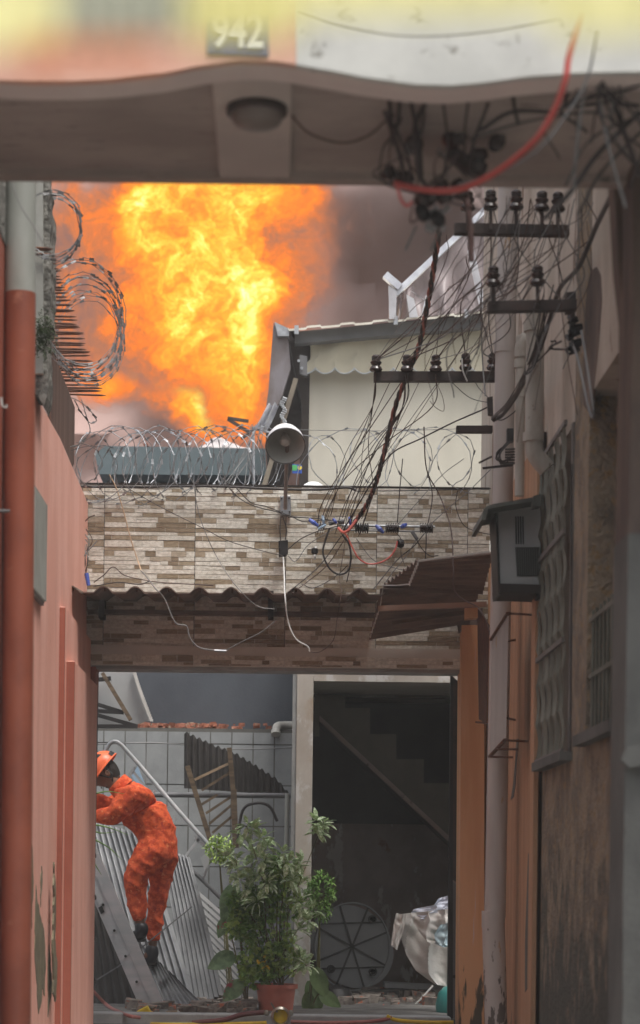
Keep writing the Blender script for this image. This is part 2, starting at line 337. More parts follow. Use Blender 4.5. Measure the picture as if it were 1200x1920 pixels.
# ================================================================== SETTING
GX = 12
struct(MB().box(-GX, GX, -10, 14.28, -.3, 0).build('ground', GROUNDM))
struct(MB().box(-GX, GX, 14.28, 26.5, -.3, .05).build('yard_floor', FLOORM))
k_ = MB(); a_ = P(165, 1896, 14.2); b_ = P(845, 1896, 14.2)
k_.box(a_.x, b_.x, 14.16, 14.34, -.01, .068)
struct(k_.build('kerb', KERBM, bevel=.01))

# ---- smoke: a lumpy billowing mass behind everything
def smoke_material():
    m, N, L, B = nodes_of('smoke')
    geo = N.new('ShaderNodeNewGeometry')
    t = N.new('ShaderNodeTexNoise'); t.inputs['Scale'].default_value = .16; t.inputs['Detail'].default_value = 4; t.inputs['Roughness'].default_value = .5
    L.new(geo.outputs['Position'], t.inputs['Vector'])
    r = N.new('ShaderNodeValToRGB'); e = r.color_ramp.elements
    e[0].position = .3; e[0].color = (.17, .115, .10, 1); e[1].position = .75; e[1].color = (.30, .235, .225, 1)  # soot brown, reddened to carry the glow of the fire
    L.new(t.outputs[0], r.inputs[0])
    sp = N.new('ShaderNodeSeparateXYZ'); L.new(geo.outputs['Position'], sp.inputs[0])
    g1 = N.new('ShaderNodeMapRange'); g1.inputs[1].default_value = -3.5; g1.inputs[2].default_value = 2.5; g1.inputs[3].default_value = 2.5; g1.inputs[4].default_value = .95; L.new(sp.outputs[0], g1.inputs[0])  # paler toward the left, with fire glow worked into the smoke colour
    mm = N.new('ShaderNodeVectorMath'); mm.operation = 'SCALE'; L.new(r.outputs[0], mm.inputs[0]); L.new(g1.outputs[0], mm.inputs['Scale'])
    L.new(mm.outputs[0], B.inputs['Base Color']); B.inputs['Roughness'].default_value = 1; B.inputs['Specular IOR Level'].default_value = 0
    return m
def smoke_fn(u, v):
    x = -16 + 34 * u; z = -.2 + 30 * v
    p = Vector((x * .35, 2.2, z * .35))
    d = noise.fractal(p, .8, 2.1, 3) * 1.1 + noise.noise(Vector((x * 1.1, 9, z * 1.1))) * .18
    return Vector((x, 36.5 - d + .018 * (x + 2) ** 2 * .3, z))
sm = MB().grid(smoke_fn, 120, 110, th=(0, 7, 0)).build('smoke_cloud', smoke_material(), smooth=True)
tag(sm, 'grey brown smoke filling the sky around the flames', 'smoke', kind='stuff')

# ---- flames: a turbulent mass whose heat falls off at its edge
def flame_material():
    m, N, L, B = nodes_of('flame'); N.remove(B); out = N['Material Output']
    geo = N.new('ShaderNodeNewGeometry')
    def vm(op, a, b=None):
        n = N.new('ShaderNodeVectorMath'); n.operation = op
        for i, s_ in enumerate((a, b)):
            if s_ is None: continue
            if isinstance(s_, (tuple, Vector)): n.inputs[i].default_value = tuple(s_)
            else: L.new(s_, n.inputs[i])
        return n.outputs['Value'] if op in ('DOT_PRODUCT', 'LENGTH') else n.outputs[0]
    def ma(op, a, b=0.0, c=0.0):
        n = N.new('ShaderNodeMath'); n.operation = op
        for i, s_ in enumerate((a, b, c)):
            if isinstance(s_, (int, float)): n.inputs[i].default_value = s_
            else: L.new(s_, n.inputs[i])
        return n.outputs[0]
    def nz(src, scale, det, rough, dist=0.0, col=False):
        t = N.new('ShaderNodeTexNoise'); t.inputs['Scale'].default_value = scale; t.inputs['Detail'].default_value = det
        t.inputs['Roughness'].default_value = rough; t.inputs['Distortion'].default_value = dist
        L.new(src, t.inputs['Vector']); return t.outputs['Color' if col else 'Fac']
    pos = geo.outputs['Position']
    w1 = vm('SUBTRACT', nz(pos, .9, 4, .55, col=True), (.5, .5, .5))
    wp = vm('ADD', pos, vm('MULTIPLY', w1, (1.5, 1.0, 1.5)))
    w2 = vm('SUBTRACT', nz(pos, 3.2, 5, .6, col=True), (.5, .5, .5))
    wq = vm('ADD', wp, vm('MULTIPLY', w2, (.42, .3, .42)))
    Y0 = 30.0
    # (px, py, rx, ry, heat): blaze heat; faint wide blobs paint fire glow over the smoke
    blobs = [(400, 400, 130, 90, .9), (520, 390, 70, 100, .28), (455, 560, 72, 120, .75), (430, 520, 110, 90, .45), (300, 560, 100, 110, .45),
             (265, 440, 45, 80, .35), (340, 620, 90, 90, .45), (430, 650, 90, 100, .75), (455, 740, 65, 70, .45), (400, 740, 60, 55, .4),
             (190, 420, 100, 130, .26), (160, 590, 90, 150, .20), (300, 400, 70, 70, .30), (560, 470, 60, 110, .10), (615, 480, 90, 170, .10), (130, 640, 120, 120, .16), (110, 500, 110, 190, .14), (330, 720, 90, 60, .34), (300, 660, 80, 80, .22), (450, 800, 80, 45, .26), (430, 250, 170, 120, .5),
             (240, 395, 80, 26, -.42), (272, 470, 36, 70, .30), (200, 500, 40, 90, -.14), (350, 470, 40, 40, -.2), (385, 560, 30, 50, -.12), (500, 470, 30, 60, -.15), (330, 700, 60, 40, -.10), (200, 750, 90, 50, -.16)]
    tot = None
    for px, py, rx, ry, hgt in blobs:
        c = P(px, py, Y0); sx = 4000 / Y0 / rx; sz = 4000 / Y0 / ry
        d = vm('MULTIPLY', vm('SUBTRACT', wp, (c.x, Y0, c.z)), (sx, .0, sz))
        g = ma('MULTIPLY', ma('EXPONENT', ma('MULTIPLY', vm('DOT_PRODUCT', d, d), -1.0)), hgt)
        tot = g if tot is None else ma('ADD', tot, g)
    mask = ma('MINIMUM', tot, 1.15)
    amp = ma('ADD', ma('MULTIPLY', mask, .75), .3)
    n1 = ma('MULTIPLY', ma('SUBTRACT', nz(vm('MULTIPLY', wq, (1, 1, .85)), 1.25, 9, .62), .5), ma('MINIMUM', amp, 1.0))
    n2 = ma('MULTIPLY', ma('SUBTRACT', nz(wq, 6.5, 9, .7), .5), ma('MINIMUM', amp, 1.0))
    n3 = ma('SUBTRACT', nz(wp, .55, 3, .5), .5)
    heat = ma('ADD', ma('ADD', ma('MULTIPLY', mask, .595), ma('MULTIPLY', n1, 1.5)), ma('ADD', ma('MULTIPLY', n2, .75), ma('MULTIPLY', n3, .6)))
    r = N.new('ShaderNodeValToRGB'); cr = r.color_ramp; cr.interpolation = 'LINEAR'
    stops = [(0.0, (.22, .115, .10)), (.14, (.36, .14, .08)), (.26, (.58, .16, .045)), (.38, (.86, .19, .018)), (.52, (1.0, .29, .016)),
             (.66, (1.0, .46, .028)), (.80, (1.0, .76, .09)), (.92, (1.0, .93, .28)), (1.0, (1.0, .98, .55))]
    cr.elements[0].position = stops[0][0]; cr.elements[0].color = (*stops[0][1], 1)
    cr.elements[1].position = 1.0; cr.elements[1].color = (*stops[-1][1], 1)
    for p_, c_ in stops[1:-1]:
        e = cr.elements.new(p_); e.color = (*c_, 1)
    L.new(heat, r.inputs[0])
    em = N.new('ShaderNodeEmission'); em.inputs[1].default_value = .83; L.new(r.outputs[0], em.inputs[0])
    tr = N.new('ShaderNodeBsdfTransparent'); mx = N.new('ShaderNodeMixShader')
    al = N.new('ShaderNodeMapRange'); al.interpolation_type = 'SMOOTHSTEP'
    al.inputs[1].default_value = .04; al.inputs[2].default_value = .46
    L.new(ma('ADD', ma('MULTIPLY', mask, .95), ma('MULTIPLY', n1, .35)), al.inputs[0])
    L.new(al.outputs[0], mx.inputs[0]); L.new(tr.outputs[0], mx.inputs[1]); L.new(em.outputs[0], mx.inputs[2]); L.new(mx.outputs[0], out.inputs['Surface'])
    return m
bm = bmesh.new(); bmesh.ops.create_icosphere(bm, subdivisions=6, radius=1)
fc = P(340, 520, 30)
for v in bm.verts:
    q = v.co.copy(); r_ = 1 + .22 * noise.fractal(q * 2.2, .9, 2.1, 4)
    v.co = Vector((q.x * 3.9, q.y * 1.5, q.z * 3.1)) * r_
me = bpy.data.meshes.new('flames'); bm.to_mesh(me); bm.free()
for p in me.polygons: p.use_smooth = True
me.materials.append(flame_material())
fl = bpy.data.objects.new('flames', me); C.objects.link(fl); fl.location = fc
tag(fl, 'towering orange and yellow flames rising behind the wall', 'fire', kind='stuff')

# ================================================================== LEFT SIDE
XL = -1.27
# pink house wall with its stepped pilasters
t = thing('pink_house_wall', (XL, 12.3, 0), 'faded pink house wall with peeling paint at its foot, along the alley', 'wall')
zt = PX(140, 895, XL).z
yA = PX(50, 1500, XL).y; y1 = PX(110, 1300, XL).y; y2 = PX(124, 1300, XL + .03).y; y3 = PX(142, 1500, XL + .05).y
MB().prism([(XL, yA, -.02), (XL, 13.98, -.02), (XL, 13.98, zt), (XL, 12.2, PX(102, 800, XL).z), (XL, yA, PX(58, 725, XL).z)], (-.35, 0, 0)).build('wall', PINK, t)
z1 = PX(110, 1135, XL).z; z2 = PX(124, 1248, XL).z
MB().box(XL - .05, XL + .030, y1, 13.985, -.02, z1).build('pilaster', PINK, t, bevel=.004)
MB().box(XL - .05, XL + .075, y2, 13.99, -.02, z2).build('pilaster', PINK, t, bevel=.004)
bf = MB(); a = P(143, 1383, 13.6)
bf.prism([P(143, 1920+60, 13.6), P(160, 1980, 13.6), P(168, 1415, 13.6), P(143, 1383, 13.6)], (0, .36, 0)).build('buttress', PINK, t)
# dark red faces of the steps
for xo, yy, zz, w in ((XL - .002, y1, z1, .034), (XL + .028, y2, z2, .05)):
    MB().box(xo, xo + w, yy - .004, yy + .02, -.02, zz - .004).build('step_face', REDP, t)
# peeled plaster patches, traced from the wall
peels = [[(56, 1560), (62, 1590), (63, 1650), (61, 1700), (60, 1745), (56, 1700), (53, 1700), (52, 1640)],
         [(68, 1660), (71, 1690), (78, 1725), (83, 1740), (86, 1800), (84, 1870), (80, 1850), (77, 1885), (73, 1905), (70, 1850), (66, 1800), (66, 1740)],
         [(102, 1615), (105, 1660), (104, 1760), (107, 1800), (106, 1880), (101, 1860), (100, 1760), (102, 1700)],
         [(93, 1770), (96, 1820), (99, 1850), (95, 1870), (91, 1905), (90, 1830)],
         [(78, 1622), (80, 1634), (79, 1660), (77, 1700), (76, 1660)],
         [(150, 1795), (153, 1830), (152, 1860), (146, 1875), (147, 1840)]]
for pl in peels:
    q = []
    for i in range(len(pl)):
        a, b = pl[i], pl[(i + 1) % len(pl)]
        for k in range(4):
            s_ = k / 4; q.append(PX(a[0] + (b[0] - a[0]) * s_ + random.uniform(-.8, .8), a[1] + (b[1] - a[1]) * s_ + random.uniform(-4, 4), XL + (.003 if pl[0][0] < 100 else .034 if pl[0][0] < 140 else .20)))
    if pl[0][0] > 140: q = [P(520 + (p.x / p.y) * F, 1640 - (p.z - 1) / p.y * F, 13.594) for p in q]; ext = (0, .01, 0)
    else: ext = (-.01, 0, 0)
    MB().prism(q, ext).build('peeled_patch', PEEL, t)
# louvred vent
v = thing('wall_vent', PX(72, 1100, XL), 'tall ribbed grey metal vent on the pink wall', 'vent')
a, b = PX(62, 905, XL + .02), PX(85, 935, XL + .02); c, d = PX(85, 1130, XL + .02), PX(62, 1112, XL + .02)
MB().prism([(a.x, a.y, a.z), (b.x, b.y, a.z), (b.x, b.y, d.z), (a.x, a.y, d.z)], (-.04, 0, 0)).build('frame', VENTM, v)
sb = MB()
for k in range(9):
    yy = a.y + (b.y - a.y) * (k + .5) / 9
    sb.box(XL + .016, XL + .034, yy - .022, yy + .012, d.z + .02, a.z - .02)
sb.build('louvre', FLATPL, v)
# red corner pier holding the gate
MB().add([], []).pp([(135, 1098), (150, 1098), (150, 1250), (180, 1250), (157, 1990), (120, 1990)], 14.0, .22).build('gate_pier', REDP)
tag(bpy.data.objects['gate_pier'], 'dark red corner pier between the pink wall and the gateway', 'pillar')
# rough upper wall end, flat strip
t = thing('upper_house_wall', P(80, 700, 10.9), 'rough grey plaster wall end above the pink wall', 'wall')
e = MB(); L_ = [(-60, 240), (86, 240)]
yy = 240
while yy < 735:
    yy += 14; e_ = 90 + 7 * noise.noise(Vector((yy * .03, 1, 0))) + random.uniform(-2.2, 2.2) + (6 if yy > 380 else 0)
    if yy > 610: e_ = 88 + random.uniform(-2, 2)
    L_.append((e_, yy))
L_ += [(82, 762), (70, 740), (-60, 735)]
e.pp(L_, 10.9, .25).build('rough_face', PLASTER, t)
MB().pp([(58, 240), (80, 240), (81, 700), (64, 700)], 10.87, .05).build('flat_strip', FLATPL, t)
mo = MB()
for k in range(420):
    c = P(random.gauss(80, 12), random.gauss(628, 18), 10.8); c.z += -.3 * (c.x + 1.2) ** 2
    d = Vector((random.uniform(-1, 1), random.uniform(-1, 1), random.uniform(-1, .4))).normalized() * random.uniform(.02, .05)
    s_ = d.orthogonal().normalized() * .004
    mo.add([c - s_, c + s_, c + d], [(0, 1, 2)])
tag(mo.build('fern_tuft', MOSS), 'small dark green fern growing from the crack in the rough wall', 'plant')
# near house with drain pipe
XN = -1.14
t = thing('near_red_house', (XN, 8.7, 0), 'blurred dark red house wall nearest the camera with rough grey top', 'house')
MB().box(XN - .4, XN, 6.9, 9.72, -.02, 3.55).build('wall', REDP, t)
MB().box(XN - .42, XN + .004, 6.9, 9.71, 3.55, 8).build('rough_upper_wall', PLASTER, t)
pts = [P(40, 280, 8.7), P(28, 1990, 8.7)]
t = thing('drain_pipe', P(28, 1985, 8.7), 'thick drain pipe on the near house, grey above and painted red below', 'pipe')
s_ = (600 - 280) / (1990 - 280); md = pts[0].lerp(pts[1], (560 - 280) / 1710)
MB().tube([pts[0], md], .062, 20).build('upper_pipe', GREYPIPE, t, smooth=True)
rp = MB(); r2 = .0635
n = 20; top = []
rp.tube([md + Vector((0, 0, .02 )), pts[1]], r2, 20).build('lower_pipe', REDPIPE, t, smooth=True)
# brackets and small things on the near pipe
t = thing('pipe_clamp', P(6, 958, 8.55), 'small rusty pipe clamp on the red drain pipe', 'clamp')
MB().tube([P(-6, 958, 8.5), P(17, 958, 8.55)], .007).build('rod', GALVD, t)
MB().tube([P(2, 745, 8.5), P(4, 762, 8.5), P(13, 765, 8.5), P(12, 758, 8.5)], .004).build('hook', WHITEC, t)

# rusty spike fence lying out over the alley + brown sheet
t = thing('spike_fence', PZ(140, 740, 4.15), 'row of rusty spikes jutting over the alley above the brown sheet', 'spike fence')
zs = P(160, 740, 14).z
for k in range(46):
    yy = 14.0 - 3.3 * (k / 45) ** 1.0
    xr = -1.17 - (.0) + random.uniform(-.015, .01); b = Vector((-1.62, yy, zs + random.uniform(-.006, .006))); e_ = Vector((xr, yy, zs + random.uniform(-.01, .01)))
    MB().tube([b, b.lerp(e_, .93), e_], [.0075, .007, .0015], 5).build('spike', RUST, t)
MB().box(-1.60, -1.575, 10.7, 14.02, zs - .02, zs + .02).build('rail', RUST, t)
MB().box(-1.42, -1.40, 12.6, 14.02, zs - .03, zs - .008).build('rail', RUST, t)
q = [PX(97, 652, -1.366), PX(131, 742, -1.366)]
sh = MB().prism([(-1.366, q[0].y, q[0].z), (-1.366, 14.0, q[1].z), (-1.366, 14.0, P(131, 868, 14).z), (-1.366, q[0].y, 3.0)], (-.02, 0, 0)).build('side_sheet', RUSTPANEL)
tag(sh, 'tall dark brown ribbed sheet standing on top of the pink wall', 'metal sheet')
ds = MB().tube([P(91, 650, 12.6), P(92, 760, 12.6)], .011, 8).build('downspout', WHITEPVC)
tag(ds, 'thin white tube running down beside the brown sheet', 'pipe')

def razor(pts_fn, n, rw, blade, every, mb, rnd=.006):
    pts = [pts_fn(i / n) + Vector((random.uniform(-rnd, rnd) for _ in range(3))) for i in range(n + 1)]
    mb.tube(pts, rw, 4, cap=False)
    acc = 0
    for i in range(1, len(pts)):
        acc += (pts[i] - pts[i-1]).length
        if acc > every:
            acc = 0; d = (pts[i] - pts[i-1]).normalized(); o = d.orthogonal(); o.rotate(Matrix.Rotation(random.uniform(0, 6.28), 3, d)); o.normalize()
            w = d.cross(o) * .002
            for s_ in (1, -1):
                c = pts[i]
                mb.add([c - d * blade, c + o * blade * .35 * s_ - d * blade * .25, c + d * blade * .2, c + d * blade, c + o * blade * .5 * s_ + d * blade * .9, c + o * blade * .5 * s_ - d * blade * .9],
                       [(0, 1, 5), (0, 2, 1), (2, 3, 4), (1, 2, 4)])
def coil(name, mat_, a, b, rad, turns, label, lean=0.0, strands=1, sq=1.0, up=Vector((0, 0, 1)), wob=.15, rw=.0028, blade=.02, every=.07, power=1.0, phase=0, rad2=None):
    a, b = Vector(a), Vector(b); ax = (b - a).normalized(); side = ax.cross(up).normalized()
    mb = MB(); sd = random.uniform(0, 99)
    def fn(t):
        th = 2 * math.pi * turns * t + phase; tt = t ** power
        rr = (rad if rad2 is None else rad + (rad2 - rad) * tt) * (1 + wob * noise.noise(Vector((t * turns * 1.3, sd, 0))))
        return a.lerp(b, tt) + ax * (.5 * rad * wob * noise.noise(Vector((t * turns * 1.1, sd + 5, 0)))) + up * math.cos(th) * rr * sq + side * math.sin(th) * rr + Vector((0, 0, .03 * noise.noise(Vector((t*5, sd+9, 0)))))
    for k in range(strands):
        lean_k = lean * (1 if k % 2 == 0 else -1); ph_k = phase + k * 2.4
        def fn2(t, lean_k=lean_k, ph_k=ph_k):
            th = 2 * math.pi * turns * t + ph_k; tt = min(1, max(0, t ** power))
            rr = (rad if rad2 is None else rad + (rad2 - rad) * tt) * (1 + wob * noise.noise(Vector((t * turns * 1.3, sd + k * 7, 0))))
            return (a.lerp(b, tt) + ax * (rr * lean_k * math.sin(th + .4 * noise.noise(Vector((t * turns * .7, sd, k)))) + .6 * rad * wob * noise.noise(Vector((t * turns * 1.1, sd + 5 + k, 0))))
                    + up * math.cos(th) * rr * sq + side * math.sin(th) * rr + Vector((0, 0, .03 * noise.noise(Vector((t*5, sd+9, 0))))))
        razor(fn2, int(turns * 26), rw, blade, every, mb)
    return tag(mb.build(name, mat_), label, 'razor wire')
coil('razor_wire_coil', GALVD, P(100, 415, 10.6) , P(98, 430, 11.2), .145, 6, 'dark razor wire coil at the top of the rough grey wall', sq=1.15, wob=.22, rw=.0024, blade=.016, every=.045)
coil('razor_wire_coil', GALVD, P(152, 585, 12.2), P(168, 640, 13.7), .235, 15, 'large dark razor wire coil around the rusty spikes', sq=1.35, wob=.22, rw=.0022, blade=.016, every=.06, rad2=.20, lean=.5)
mb = MB(); pth = smooth_path([P(x, y, 13.6) for x, y in [(134, 745), (160, 760), (180, 785), (176, 792), (168, 792), (150, 770), (140, 750)]], 8)
razor(lambda t: pth[min(len(pth)-1, int(t * (len(pth)-1)))], len(pth)-1, .003, .018, .06, mb, .002)
pth2 = smooth_path([P(x, y, 13.6) for x, y in [(152, 748), (165, 790), (168, 810), (150, 832), (132, 838)]], 8)
razor(lambda t: pth2[min(len(pth2)-1, int(t * (len(pth2)-1)))], len(pth2)-1, .003, .018, .06, mb, .002)
tag(mb.build('razor_wire_strand', GALVD), 'loose razor wire strand hanging below the rusty spikes', 'razor wire')

# ================================================================== GATEWAY with stone print tiles
YG = 14.0
def zed(py): return P(520, py, YG).z
XR_G = P(918, 1000, YG).x; XL_G = P(147, 1000, YG).x; XR_O = P(865, 1250, YG).x; XL_O = P(178, 1250, YG).x
t = thing('gateway_wall', (0, YG, zed(1250)), 'wall clad in cream and brown stone print tiles over the gateway', 'wall')
zT, zS, zB = zed(913), zed(1214), zed(1251)
MB().box(XL_G, XR_G, YG, YG + .24, zB + .002, zT).build('backing', GROUT, t)
MB().box(XL_G - .03, XR_O, YG - .022, YG + .26, zB, zS).build('ledge', GROUT, t)
pal_c = [(.84, .82, .75), (.78, .76, .69), (.88, .865, .80), (.74, .725, .66), (.82, .79, .72)]
pal_b = [(.37, .30, .21), (.43, .36, .265), (.32, .255, .18), (.50, .435, .345), (.285, .225, .155)]
def tile_pattern(seed):
    rnd = random.Random(seed); rows = []; z = 0
    H, W = .362, .596
    while z < H - .004:
        h = min(rnd.choice((.024, .028, .032, .037)), H - z); 
        if H - z - h < .02: h = H - z
        x = 0
        while x < W - .005:
            w = rnd.choice((.05, .07, .10, .14, .20)); w = min(w, W - x)
            if W - x - w < .05: w = W - x
            c = rnd.choice(pal_b) if rnd.random() < .38 else rnd.choice(pal_c)
            if rnd.random() < .06 and h > .034:
                rows.append((x, z, w, h * .5, c)); rows.append((x, z + h * .5, w, h * .5, rnd.choice(pal_c)))
            else: rows.append((x, z, w, h, c))
            x += w
        z += h
    return rows
pats = [tile_pattern(s_) for s_ in (3, 11, 23, 31)]
def cladding(x0, x1, z0, z1, yf, ztop, parent, seed):
    rnd = random.Random(seed); vs = []; fs = []; cols = []
    W, H = .596, .362; xs = P(196, 950, YG).x - 2 * W
    nz_ = int((ztop - z0) / H) + 2
    for i in range(-1, 12):
        for j in range(nz_):
            pt = rnd.choice(pats); ox = xs + i * W; oz = ztop - (j + 1) * H
            for (x, z, w, h, c) in pt:
                g = .0016
                ax, bx = max(x0, ox + x + g), min(x1, ox + x + w - g); az, bz = max(z0, oz + z + g), min(z1, oz + z + h - g)
                if x < .001: ax = max(ax, ox + .004)
                if z < .001: az = max(az, oz + .003)
                if bx - ax < .008 or bz - az < .006: continue
                k = len(vs); mx = (ax + bx) / 2; j1 = rnd.uniform(-.0035, .0035); j2 = rnd.uniform(-.0035, .0035); j3 = rnd.uniform(-.006, .006)
                dy = rnd.uniform(0, .004)
                vs += [(ax, yf - dy, az), (mx, yf - dy, max(z0, az + j1 * .5)), (bx, yf - dy, az), (bx + (j3 if bx + .01 < x1 else 0) * .5, yf - dy, bz), (mx, yf - dy, min(z1, bz + j2 * .5)), (ax, yf - dy, bz)]
                b = len(vs); vs += [(v[0], yf + .004, v[2]) for v in vs[k:k+6]]
                fs.append((k, k+1, k+2, k+3, k+4, k+5)); cols.append(c)
                for q in range(6):
                    fs.append((k + (q+1) % 6, k + q, b + q, b + (q+1) % 6)); cols.append(tuple(v * .8 for v in c))
    bs = Vector(parent['_w'])
    me = bpy.data.meshes.new('stone_print'); me.from_pydata([tuple(Vector(v) - bs) for v in vs], [], fs); me.update()
    ca = me.color_attributes.new('Col', 'FLOAT_COLOR', 'CORNER'); i = 0
    buf = []
    for p, c in zip(me.polygons, cols): buf += list((*c, 1)) * p.loop_total
    ca.data.foreach_set('color', buf)
    me.materials.append(CLAD); o = bpy.data.objects.new('stone_print', me); C.objects.link(o); o.parent = parent
    return o
cladding(XL_G + .002, XR_G, zS, zT - .002, YG - .003, zT, t, 5)
cladding(XL_G - .028, XR_O - .002, zB + .004, zS - .004, YG - .026, zS - .06, t, 9)
jt = MB()
for i in range(-1, 8):
    x = P(196, 950, YG).x + (i - 1) * .596
    if XL_G < x < XR_G: jt.box(x - .0028, x + .0028, YG - .0015, YG + .01, zS, zT - .002)
for j in (1, 2): jt.box(XL_G, XR_G, YG - .0012, YG + .01, zT - j * .362 - .0025, zT - j * .362 + .0025)
jt.build('joint', GROUTD, t)
MB().box(XL_O - .02, XR_O + .02, YG + .02, YG + .24, zB - .022, zB - .001).build('lintel_edge', KERBM, t)
MB().box(XL_G, XR_G, YG - .008, YG + .25, zT + .001, zT + .012).build('coping', DARKIN, t)
# corrugated awning over the gateway
def corr(fn, nu, nv, waves, amp, up, mb, th):
    mb.grid(lambda u, v: Vector(fn(u, v)) + Vector(up) * amp * (max(-.25, math.cos(2 * math.pi * waves * u)) ), nu, nv, th)
aw = thing('corrugated_awning', (0, YG, zed(1115)), 'dark corrugated awning with wavy front edge across the stone print wall', 'awning')
a = P(133, 1107, 12.95); b = P(722, 1112, 12.95); c_ = zed(1124)
mb = MB(); corr(lambda u, v: (a.x + (b.x - a.x) * u, 12.95 + 1.045 * v, a.z + (b.z - a.z) * u + .085 * v), 220, 4, 9.8, .030, (0, 0, 1), mb, (0, 0, -.008))
mb.build('sheet', FIBRE, aw, smooth=True)
mb = MB()
for k in range(10):
    x = a.x + (b.x - a.x) * (k + .02) / 9.8; mb.tube([(x, 13.05, a.z + .01), (x, 13.05, a.z + .042)], .0035, 5)
mb.build('hook_bolt', RUST, aw)
for px in (192, 508):
    q = P(px, 1110, 13.9); MB().box(q.x - .018, q.x + .018, 13.83, 13.99, P(px, 1160, 13.9).z, q.z).build('bracket', DARKIN, aw)
q = MB(); zz = a.z - .03
q.box(a.x + .02, b.x + .5, 13.86, 13.91, zz, zz + .03); q.build('purlin', FIBRE, aw)

# ================================================================== RIGHT SIDE
XW = 1.36
ya = PX(1015, 1600, XW).y      # where the orange house meets the weathered one
t = thing('orange_house', (XW, 12.4, 0), 'orange and tan painted house wall beside the gateway', 'house')
MB().pp([(866, 1172), (908, 1172), (908, 1990), (860, 1990)], 13.86, .3).build('corner_pier', ORANGE, t)
MB().box(XW, XW + .4, 12.65, 14.1, -.02, 3.05).build('wall', ORANGE, t)
MB().box(XW - .02, XW + .4, ya, 12.65, -.02, 3.3).build('wall', TAN, t)
MB().box(XW - .045, XW + .1, ya, ya + .16, -.02, 3.3).build('edge_strip', TAN, t)
MB().box(XW, XW + .4, ya + .0, 14.6, 3.302, 6.5).build('upper_wall', BEIGE, t)
for q in ([(972, 1385), (969, 1420), (966, 1470), (962, 1495), (957, 1500), (962, 1470), (966, 1420), (968, 1386)], [(984, 1770), (990, 1600), (993, 1600), (992, 1780), (990, 1850), (984, 1860)]):
    MB().prism([PX(x, y, XW - .0235) for x, y in q], (.01, 0, 0)).build('crack', GROUTD, t)
# weathered house
t = thing('weathered_house', (XW, 9.3, 0), 'dirty brown rendered house wall with two barred windows', 'house')
yb = PX(1200, 1500, XW).y - .6
wz0, wz1 = PX(1020, 1430, XW).z, PX(1020, 880, XW).z; wy1, wy0 = PX(1021, 1300, XW).y, PX(1072, 1300, XW).y
uz0, uz1 = PX(1100, 1378, XW).z, PX(1110, 735, XW).z; uy1, uy0 = PX(1100, 1200, XW).y, PX(1166, 1200, XW).y
def panel(y0, y1, z0, z1, m_=DIRT, nm='wall', x=XW, x2=XW + .4): MB().box(x, x2, y0, y1, z0, z1).build(nm, m_, t)
panel(yb, ya - .002, -.02, wz0 - .001)
panel(wy1, ya - .002, wz0, 6.5, BEIGE, x=XW + .002); panel(uy1, wy0, wz0, 6.5, DIRT)
panel(wy0 + .001, wy1 - .001, wz1, 6.5, BEIGE, x=XW + .003); panel(uy0, uy1, uz1, 6.5, BEIGE, x=XW + .002)
panel(uy0 + .001, uy1 - .001, wz0, uz0 - .002, DIRT, x=XW + .001); panel(yb, uy0, wz0, 6.5, DIRT)
# window with patterned bars
w = MB().box(XW + .16, XW + .18, wy0, wy1, wz0, wz1).build('window', GLASSD, t)
MB().box(XW - .06, XW + .16, wy0 - .05, wy1 + .02, wz0 - .045, wz0 - .002).build('sill', CONC, w)
fr = MB(); fr.box(XW - .01, XW + .02, wy0 - .001, wy0 + .05, wz0, wz1).box(XW - .01, XW + .02, wy1 - .04, wy1, wz0, wz1)
for f_ in (0, .34, .67, 1.0): fr.box(XW - .05, XW - .035, wy0, wy1, wz0 + (wz1 - wz0) * f_ - .012, wz0 + (wz1 - wz0) * f_ + .012)
fr.build('frame', VENTM, w)
gb = MB(); ncol = 9
for i in range(ncol):
    yy = wy0 + (wy1 - wy0) * (i + .5) / ncol
    for s_ in range(8):
        z_a = wz0 + (wz1 - wz0) * s_ / 8; z_b = wz0 + (wz1 - wz0) * (s_ + 1) / 8; off = .03 * (1 if (s_ + i) % 2 else -1)
        gb.grid(lambda u, v: Vector((XW - .04 + .012 * math.sin(math.pi * v) - .011 * u, yy + off * math.sin(math.pi * v) + .022 * (u - .5), z_a + (z_b - z_a) * v)), 1, 6, (0, .006, 0))
gb.build('grille', GRILLE, w)
# second window, deeper, with rounded top
w = MB().box(XW + .2, XW + .22, uy0, uy1, uz0, uz1).build('window', GLASSD, t)
MB().box(XW - .055, XW + .2, uy0 - .05, uy1 + .03, uz0 - .05, uz0 - .002).build('sill', CONC, w)
gb = MB()
for i in range(9):
    yy = uy0 + (uy1 - uy0) * (i + .5) / 9; gb.tube([(XW + .02, yy, uz0), (XW + .02, yy, uz0 + .55)], .007, 6)
gb.box(XW + .01, XW + .03, uy0, uy1, uz0 + .25, uz0 + .27).box(XW + .01, XW + .03, uy0, uy1, uz0 + .5, uz0 + .52)
gb.build('grille', GRILLE, w)
MB().box(XW + .1, XW + .14, uy0, uy0 + .35, uz0, uz1).build('shutter', WOODD, w)
# flat dark patch painted for the shade inside an arched recess
for q, nm in (([(1094, 760), (1096, 620), (1100, 540), (1108, 508), (1118, 500), (1126, 516), (1128, 560), (1122, 640), (1116, 700), (1108, 780)], 'recess_shade'),):
    MB().prism([PX(x, y, XW - .001) for x, y in q], (.01, 0, 0)).build(nm, DARKCOL, t)
